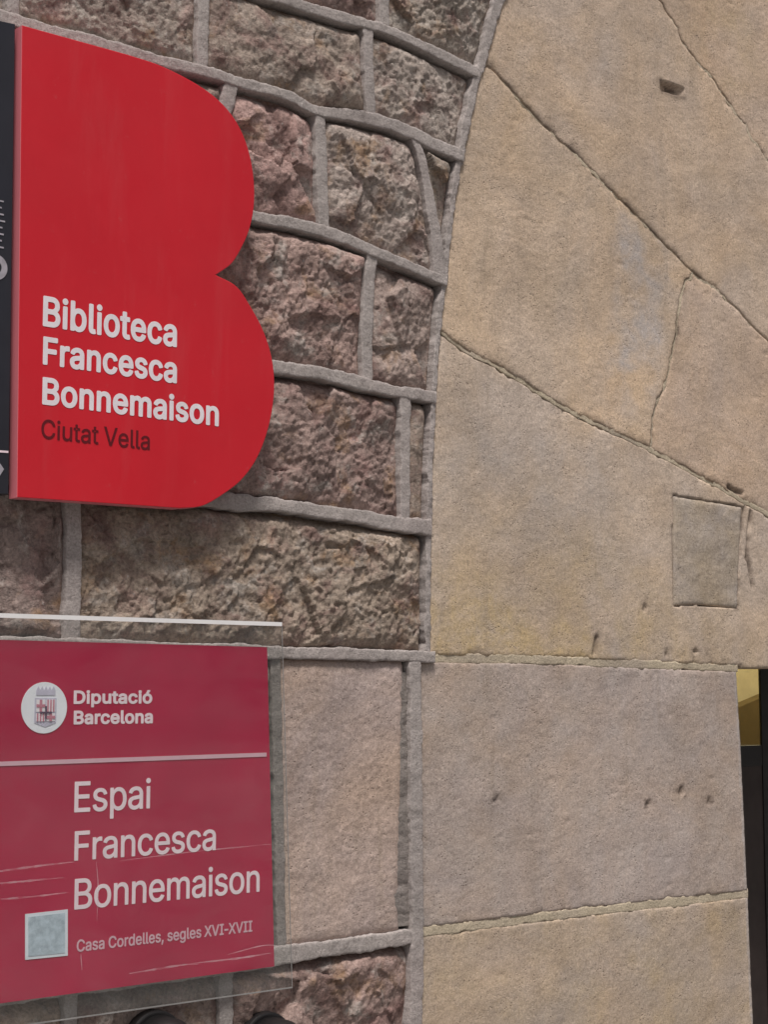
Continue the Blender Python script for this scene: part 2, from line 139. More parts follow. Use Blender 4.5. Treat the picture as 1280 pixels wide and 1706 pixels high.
def vnoise(x, z, s, seed=0):
    x = x / s; z = z / s
    ix = np.floor(x); iz = np.floor(z)
    fx = x - ix; fz = z - iz
    def g(a, b):
        an = _hash(ix + a, iz + b, seed) * 2 * math.pi
        return np.cos(an) * (fx - a) + np.sin(an) * (fz - b)
    ux = fx ** 3 * (fx * (fx * 6 - 15) + 10); uz = fz ** 3 * (fz * (fz * 6 - 15) + 10)
    a = g(0, 0) * (1 - ux) + g(1, 0) * ux
    b = g(0, 1) * (1 - ux) + g(1, 1) * ux
    return (a * (1 - uz) + b * uz) * 1.5

def fbm(x, z, s, seed=0, octv=4, gain=0.5):
    t = 0; a = 1.0
    for i in range(octv):
        t = t + a * vnoise(x + i * 3.7, z - i * 1.9, s, seed + i * 17)
        a *= gain; s *= 0.5
    return t

def facets(x, z, s, seed=0, tilt=0.3):
    """chisel chips: every cell of a Voronoi pattern is a tilted plane"""
    xs = x / s; zs = z / s
    ix = np.floor(xs); iz = np.floor(zs)
    best = np.full(x.shape, 9.0); out = np.zeros(x.shape)
    for a in (-1, 0, 1):
        for b in (-1, 0, 1):
            cx = ix + a; cz = iz + b
            px = cx + _hash(cx, cz, seed); pz = cz + _hash(cx, cz, seed + 5)
            dx = xs - px; dz = zs - pz
            d = dx * dx + dz * dz
            hh = (_hash(cx, cz, seed + 9) - 0.5) * 0.5 + tilt * ((_hash(cx, cz, seed + 11) - .5) * 2 * dx + (_hash(cx, cz, seed + 13) - .5) * 2 * dz)
            m = d < best
            best = np.where(m, d, best); out = np.where(m, hh, out)
    return out * s

def seg_dist(X, Z, segs):
    """distance, nearest point to a list of segments"""
    n = X.size
    D = np.full(n, 1e9); QX = np.zeros(n); QZ = np.zeros(n)
    for (ax, az, bx, bz) in segs:
        vx, vz = bx - ax, bz - az
        L2 = vx * vx + vz * vz + 1e-18
        t = np.clip(((X - ax) * vx + (Z - az) * vz) / L2, 0, 1)
        qx = ax + t * vx; qz = az + t * vz
        d = (X - qx) ** 2 + (Z - qz) ** 2
        m = d < D
        D[m] = d[m]; QX[m] = qx[m]; QZ[m] = qz[m]
    return np.sqrt(D), QX, QZ

def closed_segs(polys):
    s = []
    for p in polys:
        for i in range(len(p)):
            a, b = p[i], p[(i + 1) % len(p)]
            s.append((a[0], a[1], b[0], b[1]))
    return s

def line_segs(pl):
    return [(pl[i][0], pl[i][1], pl[i + 1][0], pl[i + 1][1]) for i in range(len(pl) - 1)]

def inside(X, Z, segs):
    c = np.zeros(X.size, bool)
    for (ax, az, bx, bz) in segs:
        if az == bz:
            continue
        m = (az > Z) != (bz > Z)
        c ^= m & (X < ax + (Z - az) / (bz - az) * (bx - ax))
    return c

def mesh_object(name, V, Fq, mat, parent=None, smooth=True, attrs=None, org=(0, 0, 0)):
    me = bpy.data.meshes.new(name)
    V = np.asarray(V, np.float32) - np.asarray(org, np.float32)
    Fq = np.asarray(Fq, np.int32)
    me.vertices.add(len(V)); me.vertices.foreach_set('co', V.ravel())
    k = Fq.shape[1]
    me.loops.add(Fq.size); me.loops.foreach_set('vertex_index', Fq.ravel())
    me.polygons.add(len(Fq)); me.polygons.foreach_set('loop_start', np.arange(0, Fq.size, k, dtype=np.int32))
    me.polygons.foreach_set('use_smooth', np.full(len(Fq), smooth))
    me.update(calc_edges=True)
    me.materials.append(mat)
    for an, av in (attrs or {}).items():
        at = me.attributes.new(an, 'FLOAT', 'POINT')
        at.data.foreach_set('value', np.asarray(av, np.float32))
    o = bpy.data.objects.new(name, me)
    COL.objects.link(o)
    if parent is not None:
        o.parent = parent
    return o

def relief(name, polys, mat, parent, hfun, gx, gz=None, inset=0.0, back=0.03, org=(0, 0, 0), smooth=True, attr=None):
    """a solid piece whose face is a height field cut out along polygons; hfun(X,Z,d) = height in front of y=0"""
    gz = gz or gx
    segs = closed_segs(polys)
    A = np.concatenate([np.asarray(p, float) for p in polys])
    pad = max(0.0, -inset) + 2 * max(gx, gz)
    x0, z0 = A.min(0) - pad; x1, z1 = A.max(0) + pad
    nx = int((x1 - x0) / gx) + 2; nz = int((z1 - z0) / gz) + 2
    xs = x0 + gx * np.arange(nx); zs = z0 + gz * np.arange(nz)
    CX, CZ = np.meshgrid(xs[:-1] + gx / 2, zs[:-1] + gz / 2)
    d, _, _ = seg_dist(CX.ravel(), CZ.ravel(), segs)
    s = np.where(inside(CX.ravel(), CZ.ravel(), segs), -d, d) + inset
    keep = (s < 0).reshape(nz - 1, nx - 1)
    jj, ii = np.nonzero(keep)
    v0 = jj * nx + ii
    Q = np.stack([v0, v0 + 1, v0 + nx + 1, v0 + nx], 1)
    used, inv = np.unique(Q, return_inverse=True)
    Q = inv.reshape(Q.shape)
    X = xs[used % nx].copy(); Z = zs[used // nx].copy()
    # boundary edges
    E = np.concatenate([Q[:, [0, 1]], Q[:, [1, 2]], Q[:, [2, 3]], Q[:, [3, 0]]])
    key = np.sort(E, 1); kk = key[:, 0].astype(np.int64) * (len(used) + 1) + key[:, 1]
    u, idx, cnt = np.unique(kk, return_index=True, return_counts=True)
    BE = E[idx[cnt == 1]]
    bv = np.unique(BE)
    for _ in range(2):
        d, qx, qz = seg_dist(X[bv], Z[bv], segs)
        ins = inside(X[bv], Z[bv], segs)
        sg = np.where(ins, -1.0, 1.0)
        sd_ = sg * d + inset
        dd = np.maximum(d, 1e-7)
        X[bv] -= sd_ * sg * (X[bv] - qx) / dd
        Z[bv] -= sd_ * sg * (Z[bv] - qz) / dd
    d, _, _ = seg_dist(X, Z, segs)
    dep = np.maximum(np.where(inside(X, Z, segs), d, -d) - inset, 0)
    H = hfun(X, Z, dep)
    n = len(X)
    bmap = np.full(n, -1); bmap[bv] = n + np.arange(len(bv))
    VX = np.concatenate([X, X[bv]]); VZ = np.concatenate([Z, Z[bv]])
    VY = np.concatenate([-H, np.full(len(bv), back)])
    SK = np.stack([BE[:, 1], BE[:, 0], bmap[BE[:, 0]], bmap[BE[:, 1]]], 1)
    Fq = np.concatenate([Q, SK])
    attrs = None
    if attr:
        attrs = {}
        for an, f in attr.items():
            a = f(X, Z); attrs[an] = np.concatenate([a, a[bv]])
    return mesh_object(name, np.stack([VX, VY, VZ], 1), Fq, mat, parent, smooth, attrs, org)

def resample(pl, step):
    P = np.asarray(pl, float)
    if len(P) > 2:                                   # Catmull-Rom
        Q = np.vstack([2 * P[0] - P[1], P, 2 * P[-1] - P[-2]])
        out = []
        for i in range(1, len(Q) - 2):
            t = np.linspace(0, 1, 12, endpoint=False)[:, None]
            a, b, c, d = Q[i - 1], Q[i], Q[i + 1], Q[i + 2]
            out.append(0.5 * (2 * b + (c - a) * t + (2 * a - 5 * b + 4 * c - d) * t ** 2 + (3 * b - a - 3 * c + d) * t ** 3))
        P = np.vstack(out + [P[-1:]])
    L = np.concatenate([[0], np.cumsum(np.hypot(*np.diff(P, axis=0).T))])
    n = max(2, int(L[-1] / step) + 1)
    s = np.linspace(0, L[-1], n)
    return np.stack([np.interp(s, L, P[:, 0]), np.interp(s, L, P[:, 1])], 1), s / L[-1]

def ribbon(name, pl, widths, mat, parent, front=0.009, back=0.015, org=(0, 0, 0), seed=0, jag=0.0016, rough=0.0010, step=0.003, var=0.0):
    """a raised strip of pointing mortar along a line on the wall"""
    P, s = resample(pl, step)
    T = np.gradient(P, axis=0); T /= np.linalg.norm(T, axis=1)[:, None] + 1e-12
    N = np.stack([-T[:, 1], T[:, 0]], 1)
    hw = np.interp(s, np.linspace(0, 1, len(widths)), widths) / 2
    prof = np.array([-1, -1, -.93, -.7, -.35, 0, .35, .7, .93, 1, 1.])
    k = len(prof)
    X = np.zeros((len(P), k)); Z = X.copy(); Y = X.copy()
    for j, t in enumerate(prof):
        e = 0
        if abs(t) > .9:
            sgn = 1 if t > 0 else -1
            e = sgn * jag * ((fbm(P[:, 0], P[:, 1], .03, seed + (3 if sgn > 0 else 8), 4, .7) + .6 * np.maximum(fbm(P[:, 0], P[:, 1], .05, seed + (5 if sgn > 0 else 10), 3, .6), 0)))
        off = hw * t + e
        X[:, j] = P[:, 0] + N[:, 0] * off; Z[:, j] = P[:, 1] + N[:, 1] * off
        h = front + rough * (fbm(X[:, j], Z[:, j], .035, seed + 21, 4, .65) - 1.2 * np.maximum(fbm(X[:, j], Z[:, j], .012, seed + 27, 2, .6) - .25, 0)) + .0008 * fbm(X[:, j], Z[:, j], .2, seed + 33, 2)
        if var: h = h + var * (fbm(P[:, 0], P[:, 1], .09, seed + 91, 4, .6) - .1)
        if j in (1, k - 2): h = h - .0012
        if j in (2, k - 3): h = h - .0004
        Y[:, j] = -h
        if j in (0, k - 1): Y[:, j] = back
    V = np.stack([X, Y, Z], 2).reshape(-1, 3)
    i = np.arange(len(P) - 1)[:, None] * k + np.arange(k - 1)[None]
    i = i.ravel()
    Fq = np.stack([i, i + k, i + k + 1, i + 1], 1)
    # strip must face the street whatever way the line runs
    a, b, c = V[Fq[3, 0]], V[Fq[3, 1]], V[Fq[3, 3]]
    if np.cross(b - a, c - a)[1] > 0:
        Fq = Fq[:, ::-1]
    return mesh_object(name, V, Fq, mat, parent, True, None, org)

# ------------------------------------------------------------------ materials
class NT:
    def __init__(s, name):
        s.m = bpy.data.materials.new(name); s.m.use_nodes = True
        s.t = s.m.node_tree; s.b = s.t.nodes['Principled BSDF']
        s.tc = s.t.nodes.new('ShaderNodeTexCoord').outputs['Object']
    def n(s, t, **k):
        x = s.t.nodes.new(t)
        for a, v in k.items(): setattr(x, a, v)
        return x
    def l(s, a, b): s.t.links.new(a, b)
    def noise(s, scale, detail=4, rough=.6, dist=0.0, off=(0, 0, 0), sc3=(1, 1, 1)):
        mp = s.n('ShaderNodeMapping'); mp.inputs['Location'].default_value = off; mp.inputs['Scale'].default_value = sc3
        s.l(s.tc, mp.inputs[0])
        x = s.n('ShaderNodeTexNoise'); x.inputs['Scale'].default_value = scale; x.inputs['Detail'].default_value = detail
        x.inputs['Roughness'].default_value = rough; x.inputs['Distortion'].default_value = dist
        s.l(mp.outputs[0], x.inputs['Vector']); return x.outputs['Fac']
    def rng(s, v, a, b, c=0.0, d=1.0):
        x = s.n('ShaderNodeMapRange'); x.clamp = True
        for i, q in enumerate((a, b, c, d)): x.inputs[1 + i].default_value = q
        s.l(v, x.inputs[0]); return x.outputs[0]
    def mix(s, f, a, b, mode='MIX'):
        x = s.n('ShaderNodeMix', data_type='RGBA', blend_type=mode)
        for sock, v in ((x.inputs['Factor'], f), (x.inputs['A'], a), (x.inputs['B'], b)):
            if isinstance(v, (int, float)): sock.default_value = v
            elif isinstance(v, tuple): sock.default_value = (*v, 1)
            else: s.l(v, sock)
        return x.outputs['Result']
    def grey(s, v):
        x = s.n('ShaderNodeCombineColor'); 
        for i in range(3): s.l(v, x.inputs[i])
        return x.outputs[0]
    def math(s, op, a, b=0.0):
        x = s.n('ShaderNodeMath', operation=op)
        for i, v in enumerate((a, b)):
            if isinstance(v, (int, float)): x.inputs[i].default_value = v
            else: s.l(v, x.inputs[i])
        return x.outputs[0]
    def attr(s, name):
        return s.n('ShaderNodeAttribute', attribute_name=name).outputs['Fac']
    def bump(s, h, dist, st=1.0, prev=None):
        x = s.n('ShaderNodeBump'); x.inputs['Distance'].default_value = dist; x.inputs['Strength'].default_value = st
        s.l(h, x.inputs['Height'])
        if prev is not None: s.l(prev, x.inputs['Normal'])
        return x.outputs[0]
    def done(s, col, rough=.9, normal=None, spec=.25):
        if isinstance(col, tuple): s.b.inputs['Base Color'].default_value = (*col, 1)
        else: s.l(col, s.b.inputs['Base Color'])
        if isinstance(rough, (int, float)): s.b.inputs['Roughness'].default_value = rough
        else: s.l(rough, s.b.inputs['Roughness'])
        s.b.inputs['Specular IOR Level'].default_value = spec
        if normal is not None: s.l(normal, s.b.inputs['Normal'])
        return s.m

def mat_rubble():
    m = NT('rough_rubble_stone')
    tint = m.n('ShaderNodeObjectInfo').outputs['Color']
    big = m.rng(m.noise(11, 5, .62, .5), .3, .7, .62, 1.28)
    c = m.mix(1.0, tint, m.grey(big), 'MULTIPLY')
    och = m.rng(m.noise(13, 5, .65, .5, (4, 1, 2)), .54, .68, 0, .75)
    c = m.mix(och, c, (.30, .185, .105))
    rd = m.rng(m.noise(10, 5, .65, .6, (2, 2, 9)), .55, .68, 0, .42)
    c = m.mix(rd, c, (.34, .185, .175))
    gry = m.rng(m.noise(19, 5, .65, .6, (9, 5, 1)), .54, .68, 0, .75)
    c = m.mix(gry, c, (.42, .38, .35))
    pur = m.rng(m.noise(15, 5, .65, .6, (1, 7, 8)), .50, .66, 0, .78)
    c = m.mix(pur, c, (.16, .098, .088))
    sp = m.rng(m.noise(190, 3, .7, 0), .32, .68, .72, 1.28)
    c = m.mix(1.0, c, m.grey(sp), 'MULTIPLY')
    wh = m.rng(m.noise(120, 3, .6, 0, (3, 3, 3)), .66, .74, 0, .5)
    c = m.mix(wh, c, (.48, .44, .42))
    dk = m.rng(m.noise(115, 3, .6, .3, (7, 2, 6)), .30, .42, .55, 0)
    c = m.mix(dk, c, (.095, .066, .056))
    b = m.bump(m.noise(240, 4, .7, .1), .0034, .8)
    b = m.bump(m.noise(520, 2, .6), .0010, .7, b)
    return m.done(c, .92, b, .15)

def mat_mortar(name, col, dirt_shade=(.16, .14, .125)):
    m = NT(name)
    v = m.rng(m.noise(9, 5, .6, .3), .3, .7, .84, 1.14)
    c = m.mix(1.0, m.mix(1.0, m.n('ShaderNodeObjectInfo').outputs['Color'], col, 'MULTIPLY'), m.grey(v), 'MULTIPLY')
    d = m.rng(m.noise(30, 5, .7, .4, (2, 8, 4)), .55, .75, 0, .55)
    c = m.mix(d, c, dirt_shade)
    pk = m.rng(m.noise(5, 3, .5, .3, (6, 8, 4)), .5, .7, 0, .35)
    c = m.mix(pk, c, (.33, .27, .265))
    sp = m.rng(m.noise(300, 3, .7), .3, .7, .74, 1.24)
    c = m.mix(1.0, c, m.grey(sp), 'MULTIPLY')
    gr = m.rng(m.noise(130, 3, .6, .2, (3, 9, 9)), .30, .40, .4, 0)
    c = m.mix(gr, c, dirt_shade)
    b = m.bump(m.noise(190, 5, .75), .0026, .9)
    return m.done(c, .93, b, .12)

def mat_ashlar():
    m = NT('dressed_sandstone')
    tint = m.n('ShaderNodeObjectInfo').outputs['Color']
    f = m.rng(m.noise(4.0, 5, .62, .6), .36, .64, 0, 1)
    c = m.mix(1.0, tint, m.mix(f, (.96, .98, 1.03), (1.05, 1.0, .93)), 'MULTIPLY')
    f2 = m.rng(m.noise(14, 5, .65, .4, (3, 1, 5)), .3, .7, .86, 1.12)
    c = m.mix(1.0, c, m.grey(f2), 'MULTIPLY')
    yl = m.math('MULTIPLY', m.attr('ochre'), m.rng(m.noise(24, 5, .7, .3, (8, 1, 1)), .35, .62, .35, 1))
    c = m.mix(yl, c, (.50, .37, .20))
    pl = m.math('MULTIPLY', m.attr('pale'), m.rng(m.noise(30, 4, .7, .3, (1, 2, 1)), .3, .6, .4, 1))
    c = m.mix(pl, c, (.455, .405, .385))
    st = m.rng(m.noise(40, 6, .75, .5, (5, 5, 2)), .60, .76, 0, .45)
    c = m.mix(st, c, (.20, .155, .115))
    sk = m.rng(m.noise(9, 5, .7, .3, (3, 3, 3), (2.2, 1, .22)), .56, .74, 0, .38)
    c = m.mix(sk, c, (.26, .205, .155))
    sp = m.rng(m.noise(190, 4, .8), .3, .7, .72, 1.28)
    c = m.mix(1.0, c, m.grey(sp), 'MULTIPLY')
    sp2 = m.rng(m.noise(520, 2, .6), .3, .7, .86, 1.14)
    c = m.mix(1.0, c, m.grey(sp2), 'MULTIPLY')
    vo = m.n('ShaderNodeTexVoronoi'); vo.inputs['Scale'].default_value = 150; m.l(m.tc, vo.inputs['Vector'])
    pit = m.math('MULTIPLY', m.rng(vo.outputs['Distance'], .10, .30, 1, 0), m.rng(m.noise(22, 5, .7, .3, (1, 6, 3)), .46, .62, 0, 1))
    c = m.mix(m.math('MULTIPLY', pit, .62), c, (.17, .13, .105))
    gl = m.rng(m.noise(240, 2, .5, 0, (6, 1, 1)), .64, .74, 0, .35)
    c = m.mix(gl, c, (.62, .55, .47))
    br = m.rng(m.noise(2.3, 4, .55, .8, (7, 7, 1)), .36, .64, .92, 1.10)
    c = m.mix(1.0, c, m.grey(br), 'MULTIPLY')
    c = m.mix(m.attr('dirt_shade'), c, (.085, .063, .052))
    pt = m.rng(m.noise(85, 3, .6, .2, (2, 9, 1)), .28, .37, .5, 0)
    c = m.mix(pt, c, (.20, .165, .145))
    b = m.bump(m.noise(160, 5, .75, .1), .0016, .7)
    b = m.bump(m.math('SUBTRACT', 1.0, pit), .0016, .6, b)
    b = m.bump(m.noise(420, 3, .7), .0009, .7, b)
    return m.done(c, .94, b, .12)

def mat_plain(name, col, rough=.5, spec=.4, var=.06, scale=8, bump=0.0, bscale=300):
    m = NT(name)
    v = m.rng(m.noise(scale, 4, .6, .2), .3, .7, 1 - var, 1 + var)
    c = m.mix(1.0, col, m.grey(v), 'MULTIPLY')
    r = m.rng(m.noise(scale * 3, 4, .6), .3, .7, max(0, rough - .06), rough + .08)
    b = m.bump(m.noise(bscale, 3, .5), .001, bump) if bump else None
    return m.done(c, r, b, spec)

def mat_sign_red():
    m = NT('red_lacquered_aluminium')
    v = m.rng(m.noise(3, 4, .6, .4), .3, .7, .93, 1.07)
    c = m.mix(1.0, (.55, .0125, .024), m.grey(v), 'MULTIPLY')
    run = m.rng(m.noise(14, 5, .65, .3, (4, 4, 1), (1.6, 1, .18)), .54, .75, 0, .07)
    c = m.mix(run, c, (.42, .20, .20))
    dust = m.rng(m.noise(60, 5, .75), .62, .74, 0, .16)
    c = m.mix(dust, c, (.45, .16, .16))
    r = m.rng(m.noise(9, 5, .65, .5), .3, .7, .30, .52)
    b = m.bump(m.noise(6, 2, .4), .004, .12)
    return m.done(c, r, b, .42)

def mat_acrylic():
    m = NT('clear_acrylic')
    t = m.t
    tr = m.n('ShaderNodeBsdfTransparent'); tr.inputs[0].default_value = (.97, .98, .975, 1)
    gl = m.n('ShaderNodeBsdfGlossy'); gl.inputs['Roughness'].default_value = .06
    df = m.n('ShaderNodeBsdfDiffuse'); df.inputs[0].default_value = (.75, .75, .75, 1)
    a = m.n('ShaderNodeMixShader'); m.l(m.rng(m.noise(7, 5, .6, .8, (0, 0, 0), (1, 1, 2.5)), .3, .75, .010, .030), a.inputs[0])
    m.l(tr.outputs[0], a.inputs[1]); m.l(df.outputs[0], a.inputs[2])
    b = m.n('ShaderNodeMixShader'); b.inputs[0].default_value = .028; m.l(a.outputs[0], b.inputs[1]); m.l(gl.outputs[0], b.inputs[2])
    m.l(b.outputs[0], t.nodes['Material Output'].inputs[0])
    return m.m

def mat_scuff():
    m = NT('whitish_scuff')
    tr = m.n('ShaderNodeBsdfTransparent'); df = m.n('ShaderNodeBsdfDiffuse'); df.inputs[0].default_value = (.75, .62, .66, 1)
    b = m.n('ShaderNodeMixShader'); m.l(m.rng(m.noise(40, 4, .7), .35, .65, .02, .24), b.inputs[0])
    m.l(tr.outputs[0], b.inputs[1]); m.l(df.outputs[0], b.inputs[2])
    m.l(b.outputs[0], m.t.nodes['Material Output'].inputs[0])
    return m.m

def mat_glass():
    m = NT('door_glass')
    tr = m.n('ShaderNodeBsdfTransparent'); tr.inputs[0].default_value = (.8, .82, .78, 1)
    gl = m.n('ShaderNodeBsdfGlossy'); gl.inputs['Roughness'].default_value = .02
    b = m.n('ShaderNodeMixShader'); b.inputs[0].default_value = .04
    m.l(tr.outputs[0], b.inputs[1]); m.l(gl.outputs[0], b.inputs[2])
    m.l(b.outputs[0], m.t.nodes['Material Output'].inputs[0])
    return m.m

M = dict(
    rubble=mat_rubble(),
    mortar=mat_mortar('grey_pointing_mortar', (.385, .342, .328)),
    bed=mat_mortar('dark_bedding_mortar', (.25, .22, .205), (.10, .085, .075)),
    lime=mat_mortar('beige_lime_mortar', (.485, .41, .31), (.33, .26, .185)),
    ashlar=mat_ashlar(),
    red=mat_sign_red(),
    red_edge=mat_plain('red_lacquer_edge', (.74, .21, .25), .35, .4, .04, 5),
    print_red=mat_plain('crimson_print', (.385, .009, .050), .5, .12, .12, 4),
    white=mat_plain('white_vinyl_lettering', (.74, .685, .73), .55, .3, .05, 40),
    pinkwhite=mat_plain('pinkish_white_print', (.80, .65, .71), .6, .3, .06, 40),
    rulepink=mat_plain('pale_pink_rule_print', (.62, .38, .45), .6, .3, .05, 30),
    darkred=mat_plain('dark_red_lettering', (.115, .007, .012), .5, .3, .05, 40),
    navy=mat_plain('blue_black_panel', (.022, .022, .030), .35, .4, .2, 6),
    lilac=mat_plain('lilac_crest_print', (.50, .47, .58), .6, .3, .1, 60),
    crestred=mat_plain('red_crest_print', (.50, .20, .26), .6, .3, .1, 60),
    crestdark=mat_plain('dark_crest_print', (.09, .05, .09), .6, .3, .1, 60),
    crestwhite=mat_plain('cool_white_print', (.76, .76, .82), .55, .3, .04, 60),
    greyblue=mat_plain('faded_grey_blue_print', (.40, .47, .54), .6, .2, .25, 90),
    sticker=mat_plain('pale_blue_sticker', (.66, .69, .76), .55, .3, .05, 60),
    frost=mat_plain('frosted_acrylic_edge', (.78, .76, .77), .5, .4, .04, 30),
    scratch=mat_scuff(),
    black=mat_plain('black_painted_iron', (.014, .012, .013), .45, .4, .2, 10),
    brown=mat_plain('dark_brown_door_wood', (.040, .028, .026), .5, .35, .25, 12),
    ochre=mat_plain('ochre_lobby_plaster', (.58, .51, .36), .8, .2, .15, 8),
    olive=mat_plain('olive_brown_board', (.10, .07, .03), .6, .3, .2, 10),
    steel=mat_plain('dull_steel', (.35, .35, .36), .4, .5, .1, 20),
    paving=mat_plain('grey_paving', (.21, .20, .19), .85, .25, .2, 2, .5, 80),
    glass=mat_glass(), acrylic=mat_acrylic(),
)

# ------------------------------------------------------------------ scene graph helpers
def thing(name, label, cat, loc, group=None):
    o = bpy.data.objects.new(name, None)
    COL.objects.link(o); o.location = loc; o.empty_display_size = .1
    o['label'] = label; o['category'] = cat
    if group: o['group'] = group
    return o

def box(name, x0, x1, y0, y1, z0, z1, mat, parent=None, org=(0, 0, 0), bev=0.0):
    bm = bmesh.new()
    bmesh.ops.create_cube(bm, size=1)
    for v in bm.verts:
        v.co = ((x0 + x1) / 2 + v.co.x * (x1 - x0) - org[0], (y0 + y1) / 2 + v.co.y * (y1 - y0) - org[1], (z0 + z1) / 2 + v.co.z * (z1 - z0) - org[2])
    if bev:
        bmesh.ops.bevel(bm, geom=bm.edges[:], offset=bev, segments=2, profile=.5, affect='EDGES')
    me = bpy.data.meshes.new(name); bm.to_mesh(me); bm.free(); me.materials.append(mat)
    o = bpy.data.objects.new(name, me); COL.objects.link(o)
    if parent: o.parent = parent
    return o

def plate(name, poly, y_front, y_back, mat, parent=None, org=(0, 0, 0), bev=0.0, side=None):
    """a flat plate with the outline poly, standing between two distances from the wall"""
    P = [tuple(p) for p in poly]
    if sum(P[i][0] * P[(i + 1) % len(P)][1] - P[(i + 1) % len(P)][0] * P[i][1] for i in range(len(P))) < 0:
        P = P[::-1]
    bm = bmesh.new()
    vs = [bm.verts.new((x - org[0], y_front - org[1], z - org[2])) for x, z in P]
    f = bm.faces.new(vs)
    r = bmesh.ops.extrude_face_region(bm, geom=[f])
    nv = [e for e in r['geom'] if isinstance(e, bmesh.types.BMVert)]
    for v in nv: v.co.y = y_back - org[1]
    bm.normal_update()
    bmesh.ops.recalc_face_normals(bm, faces=bm.faces[:])
    if bev:
        ed = [e for e in bm.edges if all(abs(v.co.y - (y_front - org[1])) < 1e-6 for v in e.verts)]
        bmesh.ops.bevel(bm, geom=ed, offset=bev, segments=2, profile=.5, affect='EDGES')
    me = bpy.data.meshes.new(name)
    me.materials.append(mat)
    if side is not None:
        me.materials.append(side)
        bm.normal_update()
        for q in bm.faces:
            if abs(q.normal.y) < .5: q.material_index = 1
    bm.to_mesh(me); bm.free()
    o = bpy.data.objects.new(name, me); COL.objects.link(o)
    if parent: o.parent = parent
    return o

def glyph_polys(text, track=0.0):
    polys = []; pen = 0.0
    for ch in text:
        if ch == ' ':
            pen += .17; continue
        adv, spl = GLYPHS[ch]
        x_min = min(p[2] for s in spl for p in s) / 1000.; x_max = max(p[2] for s in spl for p in s) / 1000.
        shift = 0.0
        if ch == 'I':
            shift = .04 - x_min; adv_ = x_max - x_min + .08
        elif ch == '-':
            shift = .03 - x_min; adv_ = x_max - x_min + .06
        else:
            adv_ = adv / 1000.
        for s in spl:
            pts = []
            for i in range(len(s)):
                a, b = s[i], s[(i + 1) % len(s)]
                p0 = np.array(a[2:4]) / 1000.; p1 = np.array(a[4:6]) / 1000.; p2 = np.array(b[0:2]) / 1000.; p3 = np.array(b[2:4]) / 1000.
                straight = np.linalg.norm(np.cross(np.append(p1 - p0, 0), np.append(p3 - p0, 0))) < 1e-5 and np.linalg.norm(np.cross(np.append(p2 - p0, 0), np.append(p3 - p0, 0))) < 1e-5
                for t in ([0.] if straight else np.linspace(0, 1, 6, endpoint=False)):
                    q = (1 - t) ** 3 * p0 + 3 * (1 - t) ** 2 * t * p1 + 3 * (1 - t) * t * t * p2 + t ** 3 * p3
                    pts.append((q[0] + pen + shift, q[1]))
            polys.append(pts)
        pen += adv_ + track
    return polys

CAP = max(p[3] for p in GLYPHS['B'][1][0]) / 1000.

def lettering(name, text, x0, x1, zb, cap, y, bold, mat, parent, org, track=0.0, thick=.0004):
    polys = glyph_polys(text, track)
    A = np.concatenate([np.asarray(p) for p in polys])
    sx = (x1 - x0 - 2 * bold) / (A[:, 0].max() - A[:, 0].min()); sz = (cap - 2 * bold) / CAP
    xm = A[:, 0].min()
    P = [[(x0 + bold + (px - xm) * sx, zb + bold + pz * sz) for px, pz in p] for p in polys]
    g = max(.0007, cap / 44)
    return relief(name, P, mat, parent, lambda X, Z, d: np.full(X.shape, -y + thick), g, inset=-bold, back=y, org=org, smooth=False)

# ================================================================== LARGE STRUCTURE
# pavement
pv = box('pavement', -40, 40, -40, 6, -.2, 0, M['paving']); pv['kind'] = 'structure'

# ---------------- rubble wall
WALL = thing('rubble_wall', 'rough pinkish brown stone wall with raised grey mortar joints left of the arch', 'wall', (.8, 0, 0))
WO = (.8, 0, 0)

XL = .15                                                     # where the built wall ends, well left of the frame
CW = {'A': .019, 'B': .021, 'C': .021, 'D': .022, 'E': .025, 'F': .023, 'H': .029}
lines = {k: [(XL, v[0][1] + .004)] + [tuple(p) for p in v] for k, v in T['courses'].items()}
lines['F'][-1] = (1.890, 1.6560)
order = ['A', 'B', 'C', 'D', 'E', 'F', 'H']
for nm, z in (('T1', 2.975), ('T2', 3.19), ('T3', 3.41)):
    lines[nm] = [(XL, z), (1.2, z + .004), (1.9, z), (2.6, z - .006)]; CW[nm] = .02
for nm, z in (('L1', .935), ('L2', .70), ('L3', .45), ('L4', .22), ('L5', .0)):
    lines[nm] = [(XL, z), (1.0, z + .003), (1.85, z)]; CW[nm] = .024
order = ['T3', 'T2', 'T1'] + order + ['L1', 'L2', 'L3', 'L4', 'L5']
cx_, cz_ = 4.42, 1.62
ext_up = [(cx_ - math.cos(a) * 2.673, cz_ + math.sin(a) * 2.673) for a in (.75, .67, .59, .53)]
EXTR = ext_up + [tuple(p) for p in T['extrados']]
JJT = [(1.845, 1.6547)] + [tuple(p) for p in T['jambjoint'][1:]] + [(1.845, .5), (1.846, 0)]
RIGHT_UP = EXTR + [(1.862, 1.60)]

def zfun(pl):
    P = np.array(sorted(pl)); return lambda x: np.interp(x, P[:, 0], P[:, 1])
def xfun(pl):
    P = np.array(sorted(((b, a) for a, b in pl))); return lambda z: np.interp(z, P[:, 0], P[:, 1])

